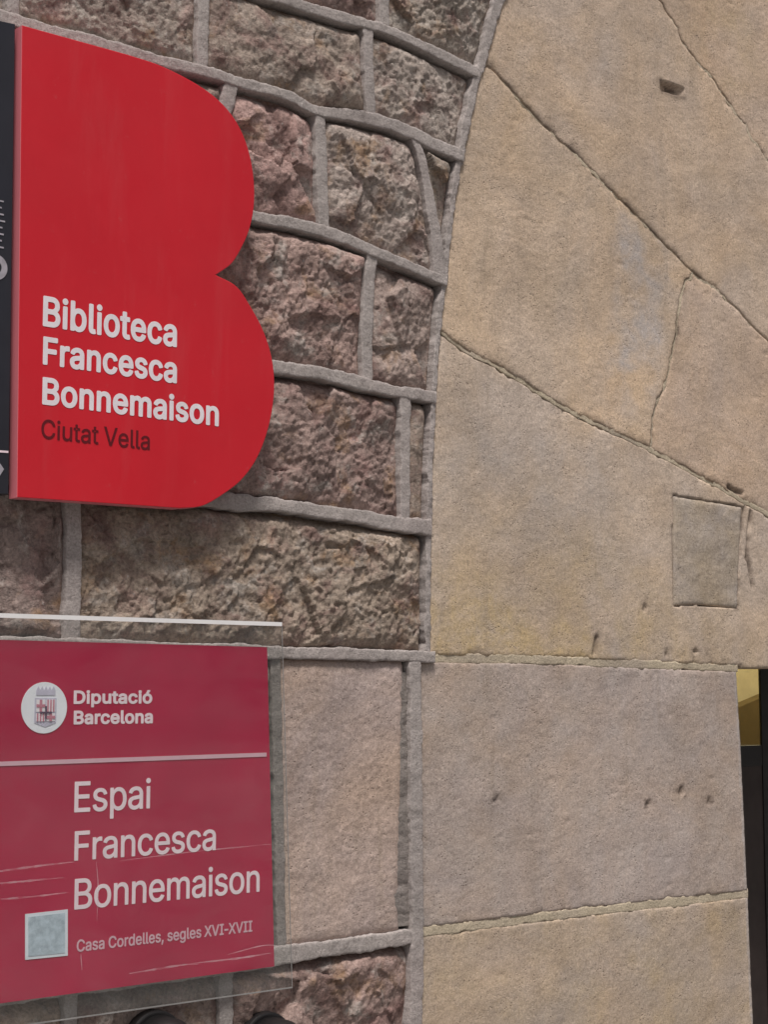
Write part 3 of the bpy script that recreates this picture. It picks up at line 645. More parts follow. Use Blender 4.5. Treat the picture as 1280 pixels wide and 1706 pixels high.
perps = {k: [[tuple(q) for q in p] for p in v] for k, v in T['perps'].items()}
rowkey = {('A', 'B'): 'AB', ('B', 'C'): 'BC', ('C', 'D'): 'CD', ('D', 'E'): 'DE', ('E', 'F'): 'EF', ('F', 'H'): 'FH', ('H', 'L1'): 'H0', ('T1', 'A'): 'A0'}
PW = .023
TINT = {'pink': (.41, .275, .245), 'brown': (.315, .245, .213), 'grey': (.35, .295, .26), 'warm': (.375, .28, .225), 'purple': (.34, .243, .215), 'plain': (.355, .28, .24), 'flat': (.405, .312, .287), 'dark': (.28, .215, .19)}
STYLE = {('T1A', 0): 'grey', ('T1A', 1): 'warm', ('AB', -1): 'grey', ('AB', -2): 'plain', ('AB', -3): 'grey', ('BC', -3): 'pink', ('BC', -2): 'grey', ('BC', -1): 'grey',
         ('CD', -2): 'purple', ('CD', -1): 'plain', ('DE', -2): 'purple', ('DE', -1): 'brown', ('EF', -1): 'brown', ('EF', -2): 'brown', ('FH', -1): 'flat', ('FH', -2): 'dark',
         ('H0', -1): 'purple', ('H0', -2): 'dark'}

def rock(seed, style, ztop, w, h):
    rnd = random.Random(seed)
    bulge = rnd.uniform(.003, .009); tx, tz = rnd.uniform(-.03, .03), rnd.uniform(-.03, .05)
    cx, cz = rnd.uniform(-.3, .3) * w, rnd.uniform(-.3, .3) * h
    big, mid, fine = rnd.uniform(.7, 2.2), rnd.uniform(.5, 1.5), rnd.uniform(.35, 1.15)
    if w > .45: big, mid, fine = .75, 1.3, 1.1
    def f(X, Z, d):
        mx, mz = X.mean(), Z.mean()
        if style == 'flat':
            e = 1 - np.exp(-d / .006)
            hh = -.004 + .007 * e + .0014 * fbm(X, Z, .09, seed, 3) + .0006 * fbm(X, Z, .012, seed + 4, 3, .7)
            return hh - .004 * np.exp(-np.maximum(ztop(X) - Z, 0) / .008)
        e = 1 - np.exp(-d / .011)
        wx = X + .006 * fbm(X, Z, .05, seed + 40, 3); wz = Z + .006 * fbm(X, Z, .05, seed + 50, 3)
        r = .24 * big * facets(wx, wz, .085, seed, .45) + .17 * mid * facets(wx, wz, .030, seed + 3, .55) + .38 * fine * facets(wx, wz, .0095, seed + 6, .6)
        r = r + .0030 * fbm(X, Z, .05, seed + 8, 3) + .0015 * fine * fbm(X, Z, .010, seed + 12, 2, .65)
        nar = min(1.0, w / .12)
        hh = -.010 + (.008 + bulge * nar) * e + e * (.35 + .65 * nar) * (r + tx * (X - mx) + tz * (Z - mz))
        hh = hh - .016 * np.exp(-(np.maximum(ztop(X) - Z, 0) / .0125) ** 2)
        return np.clip(hh, -.021, .024)
    return f

OV = .0045
n_stone = 0
for r in range(len(order) - 1):
    U_, L_ = order[r], order[r + 1]
    zu, zl = zfun(lines[U_]), zfun(lines[L_])
    hu, hl = CW[U_] / 2 - OV, CW[L_] / 2 - OV
    key = rowkey.get((U_, L_), None)
    pl = list(perps.get(key, []))
    rnd = random.Random(100 + r)
    xfirst = min([p[0][0] for p in pl], default=None)
    zt, zb = float(zu(1.0)), float(zl(1.0))
    upper = r < order.index('F')
    if xfirst is None:
        xr = (xfun(RIGHT_UP)((zt + zb) / 2) if upper else 1.846)
        x = xr - rnd.uniform(.16, .28); ext = []
        while x > XL + .1:
            ext.append(x); x -= rnd.uniform(.2, .36)
    else:
        x = xfirst - rnd.uniform(.2, .34); ext = []
        while x > XL + .1:
            ext.append(x); x -= rnd.uniform(.2, .36)
    for x in ext:
        j = rnd.uniform(-.008, .008)
        pl.append([(x + j, zt), (x, (zt + zb) / 2), (x - j, zb)])
    pl.sort(key=lambda p: p[0][0])
    if key == 'A0':
        pl[-1] = [(1.7815, zt)] + pl[-1][1:]
    # vertical joints of this course
    for i, p in enumerate(pl):
        w = [PW] if key != 'BC' or i != len(pl) - 1 else [.016, .020, .026, .032]
        if key in ('EF', 'FH') and p[0][0] < 1.3: w = [.027]
        if key == 'FH' and i == len(pl) - 1: w = [.019]
        if max(a[0] for a in p) < 1.3: w = [a * .9 for a in w]
        q = [tuple(a) for a in p]
        q[0] = (q[0][0], float(zu(q[0][0])) - CW[U_] * .30); q[-1] = (q[-1][0], float(zl(q[-1][0])) + CW[L_] * .30)
        ribbon('mortar_joint', q, [a * rnd.uniform(.9, 1.08) for a in w] if len(w) > 1 else [w[0] * rnd.uniform(.88, 1.1), w[0] * rnd.uniform(.88, 1.1), w[0] * rnd.uniform(.88, 1.1)], M['bed'] if key == 'FH' and i == len(pl) - 1 else M['mortar'], WALL, .003 if key == 'FH' and i == len(pl) - 1 else .0064, .02, WO, 500 + r * 31 + i)
    rb = RIGHT_UP if upper else JJT
    bounds = [[(XL, 9), (XL, -9)]] + pl + [rb]
    nb = len(bounds) - 1
    for i in range(nb):
        Lf, Rf = xfun(bounds[i]), xfun(bounds[i + 1])
        lw = PW / 2 - OV; rw = PW / 2 - OV
        if i == nb - 1: rw = (.012 if upper else .0135) - OV
        if key == 'BC' and i == nb - 1: lw = .011 - OV
        left = lambda z: Lf(z) + lw
        right = lambda z: Rf(z) - rw
        style = STYLE.get((key, i - nb), None) or STYLE.get((key, i), None) or rnd.choice(['plain', 'grey', 'warm', 'brown', 'purple'])
        if style == 'flat':
            _R = right
            right = lambda z, _R=_R: _R(z) - .010 - .014 * np.clip((1.62 - z) / .35, 0, 1)
        def corner(zf, xf, x, dz):
            z = zf(x) + dz
            for _ in range(6):
                x = xf(z); z = zf(x) + dz
            return float(x), float(z)
        xm = float(Lf((zt + zb) / 2))
        tl = corner(zu, left, xm, -hu); bl = corner(zl, left, xm, hl)
        tr = corner(zu, right, xm + .2, -hu); br = corner(zl, right, xm + .2, hl)
        if tr[0] - tl[0] < .012 and br[0] - bl[0] < .012:
            continue
        tr = (max(tr[0], tl[0] + .006), tr[1]); br = (max(br[0], bl[0] + .006), br[1])
        K = 7
        top = [(x, float(zu(x)) - hu) for x in np.linspace(tl[0], tr[0], K)]
        rgt = [(float(max(right(z), left(z) + .006)), z) for z in np.linspace(tr[1], br[1], K)][1:-1]
        bot = [(x, float(zl(x)) + hl) for x in np.linspace(br[0], bl[0], K)]
        lft = [(float(left(z)), z) for z in np.linspace(bl[1], tl[1], K)][1:-1]
        poly = top + rgt + bot + lft
        seen = max(p[0] for p in poly) > .95 and .9 < (tl[1] + bl[1]) / 2 < 3.15
        g = .0026 if seen else .009
        n_stone += 1
        o = relief('stone', [poly], M['ashlar'] if style == 'flat' else M['rubble'], WALL, rock(1000 + r * 37 + i * 5, style, lambda X, zu=zu, hu=hu: zu(X) - hu, tr[0] - tl[0], tl[1] - bl[1]), g, inset=0.0, back=.05, org=WO)
        c = TINT[style]; k = rnd.uniform(.96, 1.12)
        o.color = (c[0] * k, c[1] * k * rnd.uniform(.97, 1.03), c[2] * k * rnd.uniform(.96, 1.04), 1)

for i, nm in enumerate(order):
    pl_ = lines[nm]
    if nm in ('T1', 'T2', 'T3'):
        xe = float(xfun(RIGHT_UP)(pl_[-1][1])) + .004
        pl_ = [p for p in pl_ if p[0] < xe - .05] + [(xe, pl_[-1][1])]
    w = CW[nm]; rr = random.Random(i)
    ribbon('mortar_joint', pl_, [w * rr.uniform(.78, 1.15) for _ in range(18)], M['mortar'], WALL, .0080, .02, WO, 700 + i * 13)
ribbon('mortar_joint', RIGHT_UP[:-1], [.030, .030, .030, .030, .027, .022, .017, .014, .012, .011, .010, .011, .010, .012], M['mortar'], WALL, .0052, .02, WO, 901, .0026, .0014)
ribbon('mortar_joint', JJT, [.026, .027, .029, .028, .027, .027], M['mortar'], WALL, .0084, .02, WO, 902)

fl_ = ribbon('mortar_joint', [(1.826, 1.63), (1.822, 1.45), (1.818, 1.21)], [.016, .026, .038, .046], M['bed'], WALL, .0004, .02, WO, 915, .0030, .0022)
# bedding behind the joints
bedpoly = [(XL, 0), (1.845, 0), (1.845, 1.655)] + EXTR[::-1] + [(XL, EXTR[0][1])]
bd = relief('mortar_bed', [bedpoly], M['bed'], WALL, lambda X, Z, d: -.024 + .0022 * fbm(X, Z, .04, 5, 4, .6), .012, back=.32, org=WO)
# the core of the wall and its smooth mass behind
box('wall_core', XL, 1.84, .06, .40, 0, 3.4, M['bed'], WALL, WO)

# ---------------- stone archway
ARCH = thing('stone_archway', 'smooth beige sandstone archway with long wedge blocks and fine cracked joints', 'archway', (2.3, 0, 0))
AO = (2.3, 0, 0)
def ext_between(z_hi, z_lo, off):
    f = xfun(EXTR)
    return [(float(f(z)) + off, z) for z in np.linspace(z_hi, z_lo, 12)]
EO = .0055
j0, j1, jc, j2, js, jj, je = (T[k] for k in ('j0', 'j1', 'jc', 'j2', 'jspring', 'jj', 'jamb_edge'))
XR = 3.15
zlint = 1.6404
GRV = T['grooves']
def wob(pl, amp, seed, step=.012):
    P, s = resample(pl, step)
    a = amp * fbm(P[:, 0], P[:, 1], .05, seed, 4, .65); b = amp * fbm(P[:, 0], P[:, 1], .05, seed + 70, 4, .65)
    return [(float(x), float(z)) for x, z in zip(P[:, 0] + a * .6, P[:, 1] + b)]
W0 = wob(j0, .007, 1); W1 = wob(j1, .0028, 2); WC = wob(jc, .006, 3); W2 = wob(j2, .0022, 4)
WS = wob(js, .0012, 5); WJ = wob(jj, .0012, 6)
i1 = min(range(len(W1)), key=lambda i: math.hypot(W1[i][0] - jc[0][0], W1[i][1] - jc[0][1]))
i2 = min(range(len(W2)), key=lambda i: math.hypot(W2[i][0] - jc[-1][0], W2[i][1] - jc[-1][1]))
WC[0] = W1[i1]; WC[-1] = W2[i2]
e01 = ext_between(j0[0][1] + .01, j1[0][1], EO); e12 = ext_between(j1[0][1], j2[0][1], EO); e2s = ext_between(j2[0][1], js[0][1], .004)
blocks = {
    'VT': [(2.30, 3.42)] + W0 + [(3.3, 2.44), (3.3, 3.42)],
    'V1': e01 + W1[1:] + W0[::-1][:-1],
    'V2a': e12 + W2[1:i2 + 1] + WC[::-1][1:] + W1[:i1][::-1],
    'V2b': W1[i1:] + W2[i2:][::-1] + WC[::-1][1:-1],
    'V3': e2s + WS[1:] + [(2.737, zlint), (3.15, zlint + .003)] + W2[::-1],
    'J1': [(1.8560, 1.655)] + WS[2:] + [tuple(je[0]), tuple(je[1]), (2.7556, 1.20)] + WJ[::-1],
    'J2': WJ + [(2.757, 1.19), (2.7646, .9312), (2.766, .74), (1.858, .745)],
    'J3': [(1.858, .745), (2.766, .74), (2.768, .36), (1.858, .365)],
    'J4': [(1.858, .365), (2.768, .36), (2.769, 0), (1.858, 0)],
}
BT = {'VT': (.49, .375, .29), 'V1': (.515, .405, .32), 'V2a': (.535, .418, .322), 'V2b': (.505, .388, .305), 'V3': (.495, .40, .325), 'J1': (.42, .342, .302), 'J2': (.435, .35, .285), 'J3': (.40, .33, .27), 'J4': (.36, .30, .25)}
INS = {'VT': .0012, 'V1': .0014, 'V2a': .0016, 'V2b': .0015, 'V3': .0058, 'J1': .0074, 'J2': .0074, 'J3': .006, 'J4': .006}
HOLE = T['hole']; PATCH = T['patch']
def along(X, Z, pl):
    return seg_dist(X, Z, line_segs(pl))[0]
dark_lines = {'V1': [(W1[:i1 + 3], .013, .72), (W1[i1:], .007, .25), (W0, .006, .45)], 'VT': [(W0, .006, .45)], 'V2a': [(W1[:i1 + 1], .005, .7), (WC[:len(WC) // 2], .006, .85), (WC, .004, .5), (W2, .012, .5)],
              'V2b': [(WC[:len(WC) // 2], .006, .8), (WC, .004, .45), (W1[i1:], .006, .25), (W2, .012, .45)], 'V3': [(W2, .010, .75)], 'J1': [([(1.858, 1.65), (1.858, 1.2)], .012, .45), (WS, .011, .45)], 'J2': [(WJ, .011, .35)]}  # the upright line on J1 is painted shade beside the raised jamb joint
def make_block(nm, poly):
    seed = 40 + len(nm) * 7 + sum(map(ord, nm))
    grooves = [wob(g, .003, 9 + k, .006) for k, g in enumerate(GRV.get(nm, []))]
    pits = T['pits'].get(nm, [])
    rnd = random.Random(seed)
    A = np.asarray(poly); lo, hi = A.min(0), A.max(0)
    small = [(rnd.uniform(lo[0], hi[0]), rnd.uniform(lo[1], hi[1]), rnd.uniform(.0015, .0042)) for _ in range(46)]
    patch_segs = closed_segs([PATCH]); hole_segs = closed_segs([HOLE])
    def f(X, Z, d):
        h = -.0012 * np.exp(-d / .0025) + .0014 * fbm(X, Z, .25, seed, 3) + .0005 * fbm(X, Z, .035, seed + 2, 3, .6) + .0004 * fbm(X, Z, .011, seed + 9, 2)
        chip = np.maximum(fbm(X, Z, .03, seed + 5, 3, .6) - .15, 0)
        if nm[0] == 'V': h = h - .005 * chip * np.exp(-d / .006)
        else: h = h - .004 * chip * np.exp(-d / .006) * (X < 2.70)
        for g in grooves:
            h = h - .007 * np.exp(-(along(X, Z, g) / .004) ** 2)
        for (px, pz) in pits:
            q = np.hypot((X - px) * .8, (Z - pz)) + .006 * fbm(X, Z, .012, seed + 3, 3)
            h = h - .0045 * np.exp(-(q / .0065) ** 2)
        for (px, pz, s) in small:
            h = h - s * .35 * np.exp(-(((X - px) / (1 + 60 * s)) ** 2 + ((Z - pz) * (1 + 120 * s)) ** 2) / (s * 1.5) ** 2)
        if nm == 'V3':
            dd, _, _ = seg_dist(X, Z, patch_segs)
            ins = inside(X, Z, patch_segs)
            h = np.where(ins & (dd > .0), np.minimum(h, -.010), h)
        if nm == 'V1':
            dd, _, _ = seg_dist(X, Z, hole_segs)
            ins = inside(X, Z, hole_segs)
            h = np.where(ins, h - .016 * np.clip(dd / .004, 0, 1) * np.clip(.25 + 1.6 * (2.60 - X) / .07, .2, 1), h)
        if nm in ('J1', 'J2'):
            f_ = xfun([tuple(p) for p in je] + [(2.768, .3)])
            h = h - np.clip(.004 - (f_(Z) - X), 0, .004) * .6
        return h
    def dirt_shade(X, Z):  # grime in cracks and joints, plus painted shade along the jamb joint
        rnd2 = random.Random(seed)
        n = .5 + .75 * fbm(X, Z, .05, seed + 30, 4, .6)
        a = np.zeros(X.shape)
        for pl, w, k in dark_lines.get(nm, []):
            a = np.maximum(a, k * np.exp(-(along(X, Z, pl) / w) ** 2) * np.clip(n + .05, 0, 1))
        for g in grooves:
            a = np.maximum(a, .88 * np.exp(-(along(X, Z, g) / .0075) ** 2) * np.clip(.75 + .9 * fbm(X, Z, .03, 15, 3), 0, 1))
        for (px, pz) in pits:
            q = np.hypot((X - px) * .7, (Z - pz)) + .009 * fbm(X, Z, .014, seed + 3, 4, .7)
            a = np.maximum(a, (.72 if rnd2.random() < .6 else .4) * np.exp(-(q / .008) ** 2))
        if nm == 'V1':
            a = np.maximum(a, .75 * np.exp(-(along(X, Z, [HOLE[0], HOLE[3], HOLE[2]]) / .006) ** 2))
            a = np.maximum(a, .55 * np.exp(-(((X - 2.525) ** 2 + (Z - 2.838) ** 2) / .010 ** 2)))
        if nm == 'V3':
            a = np.maximum(a, .75 * np.exp(-(along(X, Z, PATCH + [PATCH[0]]) / .0045) ** 2) * np.clip(.35 + 1.3 * fbm(X, Z, .06, 77, 4), .0, 1))
            a = np.maximum(a, .5 * np.clip(1.5 * fbm(X, Z, .025, 61, 4, .6) - .2, 0, 1) * np.exp(-((X - 2.60) / .07) ** 2 - ((Z - 1.674) / .014) ** 2))
            a = np.maximum(a, .65 * np.clip(.4 + 1.2 * fbm(X, Z, .02, 63, 3, .6), 0, 1) * np.exp(-((X - 2.745) / .035) ** 2 - ((Z - 2.03) / .010) ** 2))
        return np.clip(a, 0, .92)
    def ochre(X, Z):
        n = .5 + .8 * fbm(X, Z, .12, seed + 50, 3)
        if nm == 'V3': a = 1.9 * np.exp(-np.maximum(Z - 1.65, 0) / .12) * np.exp(-np.maximum(X - 2.3, 0) / .3)
        elif nm == 'VT': a = .55 * np.exp(-((X - 2.72) / .12) ** 2 - ((Z - 2.98) / .12) ** 2)
        elif nm == 'J2': a = .35 * np.ones(X.shape)
        elif nm in ('V2a', 'V2b', 'V1'): a = .10 * np.ones(X.shape)
        else: a = .05 * np.ones(X.shape)
        return np.clip(a * np.clip(n, 0, 1.2), 0, .8)
    def pale(X, Z):
        n = .5 + .9 * fbm(X, Z, .09, seed + 60, 4)
        if nm in ('V2a', 'V2b'):
            a = 1.1 * np.exp(-((X - (2.44 + .16 * (Z - 2.3))) / .085) ** 4) * np.clip((Z - 2.10) / .1, 0, 1)
        elif nm == 'V3': a = .55 * np.exp(-((X - 2.15) / .3) ** 2 - ((Z - 1.98) / .12) ** 2)
        elif nm == 'V1': a = .35 * np.exp(-((X - 2.33) / .1) ** 2 - ((Z - 2.82) / .1) ** 2)
        elif nm == 'J1': a = .35 * np.ones(X.shape)
        else: a = .12 * np.ones(X.shape)
        a = a * np.clip(n, 0, 1.2)
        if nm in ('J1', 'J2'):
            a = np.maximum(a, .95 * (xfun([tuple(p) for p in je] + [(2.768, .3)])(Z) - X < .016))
        return np.clip(a, 0, .95)
    far = nm in ('J3', 'J4')
    o = relief('wedge_block' if nm[0] == 'V' else 'jamb_block', [poly], M['ashlar'], ARCH, f, .012 if far else .0040, .012 if far else .0032, inset=INS[nm], back=.275 if nm[0] == 'V' else .34, org=AO, attr={'dirt_shade': dirt_shade, 'ochre': ochre, 'pale': pale})
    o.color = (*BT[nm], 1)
    return o
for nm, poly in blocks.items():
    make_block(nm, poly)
# repair stone let into the block above the springing
o = relief('repair_stone', [PATCH], M['ashlar'], ARCH, lambda X, Z, d: -.003 * np.exp(-d / .003) + .0007 + .0012 * fbm(X, Z, .04, 3, 4, .6), .004, .0032, inset=.0012, back=.009, org=AO,
           attr={'dirt_shade': lambda X, Z: .12 + 0 * X, 'ochre': lambda X, Z: .15 + 0 * X, 'pale': lambda X, Z: np.clip(.3 + .5 * fbm(X, Z, .1, 8, 2), 0, 1)})
o.color = (.405, .335, .265, 1)
js_full = [(1.862, js[0][1])] + js[1:-1] + [(2.734, js[-1][1])]
jj = jj[:-1] + [(2.751, jj[-1][1])]
for pl, w, fr, sd_, jg, rg, va in ((W2, [.009, .011, .012, .011, .010, .008], -.0012, 1, .0016, .0005, .0006), (js_full, [.017, .018, .017, .019, .015, .016], -.0009, 2, .0022, .0005, .0006),
                       (jj, [.018, .018, .016, .019, .017], -.0009, 3, .0022, .0005, .0006), ([(1.858, .742), (2.766, .742)], [.012, .012], 0.0, 4, .002, .001, 0), ([(1.858, .362), (2.766, .362)], [.012, .012], 0.0, 5, .002, .001, 0)):
    o = ribbon('mortar_joint', pl, w, M['lime'], ARCH, fr, .02, AO, 40 + sd_, jg, rg, .004, va)
for pl, w, fr, va in ((W1[:i1 + 1], [.009, .009], -.0020, .0012), (W0, [.008, .008], -.0016, .0010), (WC, [.010, .010, .008, .008], -.0016, .0014), (W1[i1:], [.010, .010], -.0018, .0010)):
    ribbon('mortar_joint', pl, w, M['lime'], ARCH, fr, .02, AO, 60, .001, .0008, .004, va)
# mass behind the blocks, with the doorway left open
box('arch_core', 1.85, 2.70, .05, .40, 0, 1.645, M['lime'], ARCH, AO)
box('arch_core', 1.90, 4.40, .05, .33, 1.66, 3.4, M['lime'], ARCH, AO)
# far side of the doorway, beyond the frame
o = box('jamb_block', 3.76, 4.4, -.003, .40, 0, 1.645, M['ashlar'], ARCH, AO, .006); o.color = (.38, .32, .29, 1)
o = box('wedge_block', 3.17, 4.4, -.002, .04, 1.648, 2.55, M['ashlar'], ARCH, AO, .006); o.color = (.40, .34, .28, 1)

# ---------------- lobby behind the door and its door
LOB = thing('lobby', 'lamp-lit ochre lobby seen behind the glass of the dark door', 'lobby', (3.2, .5, 0))
LO = (3.2, .5, 0)
box('wall_panel', 2.0, 5.2, 1.62, 1.72, 0, 2.8, M['ochre'], LOB, LO)
box('wall_panel', 5.1, 5.2, .41, 1.62, 0, 2.8, M['ochre'], LOB, LO)
box('ceiling', 2.0, 5.2, .41, 1.72, 2.8, 2.9, M['ochre'], LOB, LO)
box('floor', 2.0, 5.2, .41, 1.72, 0.001, .02, M['brown'], LOB, LO)
box('wall_panel', 1.9, 2.0, .41, 1.72, 0, 2.8, M['ochre'], LOB, LO)
box('back_wall', 4.4, 5.2, .40, .405, 0, 2.8, M['ochre'], LOB, LO)
plate('dark_board', [(3.9, 1.345), (5.0, 1.62), (5.0, .4), (3.9, .0)], 1.50, 1.55, M['olive'], LOB, LO, .002)  # added sloped dark board, stands in for where the lamplight falls off
lp = bpy.data.lights.new('lobby_lamp', 'POINT'); lp.energy = 40; lp.color = (1, .88, .66); lp.shadow_soft_size = .08
lo_ = bpy.data.objects.new('lobby_lamp', lp); COL.objects.link(lo_); lo_.location = (4.3, 1.1, 2.3)

DOOR = thing('glazed_door', 'dark double door with iron glazing bars set deep in the stone doorway', 'door', (3.25, .30, 0))
DO = (3.25, .30, 0)
box('door_frame', 2.71, 2.78, .285, .36, 0, 1.645, M['black'], DOOR, DO, .003)
box('door_frame', 3.72, 3.79, .285, .36, 0, 1.645, M['black'], DOOR, DO, .003)
box('door_head', 2.78, 3.72, .335, .36, 1.66, 1.70, M['black'], DOOR, DO, .003)
for a, b in ((2.78, 3.245), (3.255, 3.72)):
    fl = a < 3
    box('stile', a + .002, a + .05, .283, .290, .02, 1.66, M['black'], DOOR, DO, .003)
    box('stile', b - .057, b, .283, .290, .02, 1.66, M['black'], DOOR, DO, .001)
    box('rail', a + .051, b - .058, .2835, .2895, 1.424, 1.472, M['black'], DOOR, DO, .001)
    box('rail', a + .051, b - .058, .2835, .2895, .02, .14, M['black'], DOOR, DO, .003)
    box('lower_panel', a + .0505, b - .0575, .2855, .2885, .14, 1.424, M['brown'], DOOR, DO)
    box('glass_pane', a + .0505, b - .0575, .2855, .2885, 1.472, 1.66, M['glass'], DOOR, DO)

# ================================================================== SIGNS
# ---------------- red B-shaped library sign
B = [tuple(p) for p in T['B']]
def smooth_part(pts):
    P = np.array(pts)
    for _ in range(2):
        P[2:-2] = .25 * P[1:-3] + .5 * P[2:-2] + .25 * P[3:-1]
    return [tuple(p) for p in resample(P, .006)[0]]
outline = smooth_part(B[2:15]) + smooth_part(B[14:27])[1:]
zt = B[0][1]
outline = [(B[0][0], 2.5475)] + outline + [(B[-1][0], B[-1][1] - .0006)]
LIB = thing('library_sign', 'red sign cut in the shape of a capital B with white library name', 'sign', (1.26, -.03, 2.2))
LBO = (1.26, -.03, 2.2)
plate('sign_body', outline, -.045, -.021, M['red'], LIB, LBO, .0012, M['red_edge'])
box('mounting_rail', 1.15, 1.30, -.0205, .004, 2.40, 2.44, M['steel'], LIB, LBO)
box('mounting_rail', 1.15, 1.30, -.0205, .004, 1.98, 2.02, M['steel'], LIB, LBO)
for i, (t, x0, x1, zb, cap) in enumerate(T['Btext']):
    last = i == 3
    lettering('lettering', t, x0, x1, zb, cap, -.0451, .0004 if last else .0016, M['darkred'] if last else M['white'], LIB, LBO, track=.0 if last else .012)

# ---------------- dark sign at the left edge
DK = thing('dark_sign', 'narrow blue-black panel with white vertical lettering at the left edge beside the red B', 'sign', (.97, -.03, 2.2))
DKO = (.97, -.03, 2.2)
plate('sign_body', T['dark'], -.036, -.012, M['navy'], DK, DKO, .0012)
box('mounting_rail', .92, 1.02, -.0115, .004, 2.40, 2.44, M['steel'], DK, DKO)
box('mounting_rail', .92, 1.02, -.0115, .004, 1.98, 2.02, M['steel'], DK, DKO)
dm = T['darkmarks']
faint = mat_plain('faded_white_print', (.34, .32, .36), .6, .2, .2, 60)
for k, (xa, za, xb, zb) in enumerate(dm['strokes']):
    tl_ = (0, .003, 0, -.002, .002, 0, .003, 0)[k]
    plate('letter_stroke', [(xa - .012, za), (xb - .0035 - tl_, za), (xb - .0035 - tl_, zb + .0016), (xa - .012, zb + .0016)], -.0367, -.0361, faint, DK, DKO)
(rcx, rcz), rr_ = dm['ring'], .0185
ring_o = [(1.0345 + rr_ * math.cos(a), rcz + rr_ * math.sin(a)) for a in np.linspace(0, 2 * math.pi, 40, endpoint=False)]
ring_i = [(1.0345 + rr_ * .52 * math.cos(a), rcz + rr_ * .52 * math.sin(a)) for a in np.linspace(0, 2 * math.pi, 40, endpoint=False)]
relief('round_logo', [ring_o, ring_i], faint, DK, lambda X, Z, d: np.full(X.shape, .0368), .0012, back=-.0361, org=DKO, smooth=False)
ru = dm['rule']
plate('rule_line', [(ru[0], ru[1] + .0015), (ru[2], ru[3] + .0015), (ru[2], ru[3] - .0015), (ru[0], ru[1] - .0015)], -.0367, -.0361, M['pinkwhite'], DK, DKO)
ar = dm['arrow']
plate('arrow_mark', [(ar[0][0] - .03, ar[0][1]), ar[0], (ar[1][0] - .003, ar[1][1]), ar[2], (ar[2][0] - .03, ar[2][1])], -.0367, -.0361, faint, DK, DKO)

# ---------------- crimson plaque behind clear acrylic
PLQ = thing('acrylic_plaque', 'square crimson plaque with white lettering behind a clear acrylic sheet', 'sign', (1.26, -.02, 1.42))
PO = (1.26, -.02, 1.42)
panel = T['panel']; acr = T['acryl']
plate('printed_panel', panel, -.030, -.027, M['print_red'], PLQ, PO)
PY = -.0301
for i, (t, x0, x1, zb, cap) in enumerate(T['Ptext']):
    bold = (.0010, .0010, .0006, .0006, .0006, .0004)[i]
    lettering('lettering', t, x0, x1, zb, cap, PY, bold, M['pinkwhite'] if i != 5 else M['rulepink'], PLQ, PO, track=.006 if i < 2 else (-.012 if i < 5 else 0))
r_ = T['rule']
plate('rule_line', [(r_[0][0], r_[0][1] + .003), (r_[1][0] - .005, r_[1][1] + .003), (r_[1][0] - .005, r_[1][1] - .003), (r_[0][0], r_[0][1] - .003)], PY - .0007, PY, M['rulepink'], PLQ, PO)
st_ = plate('square_sticker', T['qr'], PY - .0007, PY, M['sticker'], PLQ, PO)
qc = np.mean(np.array(T['qr']), 0)
plate('faded_square', [tuple(qc + (np.array(p) - qc) * .86) for p in T['qr']], PY - .0012, PY - .0008, M['greyblue'], st_, PO)
lc = T['logo'][0]; lr = .0358
em = plate('emblem', [(lc[0] + lr * math.cos(a), lc[1] + lr * math.sin(a)) for a in np.linspace(0, 2 * math.pi, 48, endpoint=False)], PY - .0007, PY, M['crestwhite'], PLQ, PO)
(sx0, sz1), (sx1, sz0) = T['shield']
sm = (sx0 + sx1) / 2; zm = (sz0 + sz1) / 2; EY = PY - .0008
plate('shield', [(sx0, sz1), (sx1, sz1), (sx1, sz0 + .006), (sm, sz0), (sx0, sz0 + .006)], EY - .0005, EY, M['lilac'], em, PO)
q = .0022
for (a, b, c, d) in ((sx0 + q, sm - .001, zm + .001, sz1 - q), (sm + .001, sx1 - q, sz0 + .008, zm - .001)):     # quarters with a red cross on white
    plate('quarter', [(a, c), (b, c), (b, d), (a, d)], EY - .0010, EY - .0006, M['white'], em, PO)
    xm_, zm_ = (a + b) / 2, (c + d) / 2
    plate('cross', [(xm_ - .002, c), (xm_ + .002, c), (xm_ + .002, d), (xm_ - .002, d)], EY - .0015, EY - .0011, M['crestred'], em, PO)
    plate('cross', [(a, zm_ - .002), (b, zm_ - .002), (b, zm_ + .002), (a, zm_ + .002)], EY - .0016, EY - .0011, M['crestred'], em, PO)
for (a, b, c, d) in ((sm + .001, sx1 - q, zm + .001, sz1 - q), (sx0 + q, sm - .001, sz0 + .008, zm - .001)):     # quarters with red bars
    plate('quarter', [(a, c), (b, c), (b, d), (a, d)], EY - .0010, EY - .0006, M['white'], em, PO)
    for k in range(3):
        u0 = a + (b - a) * (.08 + k * .33)
        plate('bar', [(u0, c), (u0 + .0022, c), (u0 + .0022, d), (u0, d)], EY - .0015, EY - .0011, M['crestred'], em, PO)
plate('cross', [(sm - .0013, zm - .009), (sm + .0013, zm - .009), (sm + .0013, zm + .009), (sm - .0013, zm + .009)], EY - .0020, EY - .0017, M['crestdark'], em, PO)
plate('cross', [(sm - .009, zm - .0013), (sm + .009, zm - .0013), (sm + .009, zm + .0013), (sm - .009, zm + .0013)], EY - .0021, EY - .0017, M['crestdark'], em, PO)
cr = []
for k in range(5):
    u0 = sx0 + .002 + k * (sx1 - sx0 - .004) / 5; wv = (sx1 - sx0 - .004) / 5
    cr += [(u0, sz1 + .011), (u0 + wv * .5, sz1 + .0165), (u0 + wv * .98, sz1 + .011)]
plate('crown', [(sx0 + .002, sz1 + .004)] + cr + [(sx1 - .002, sz1 + .004)], EY - .0006, EY, M['lilac'], em, PO)
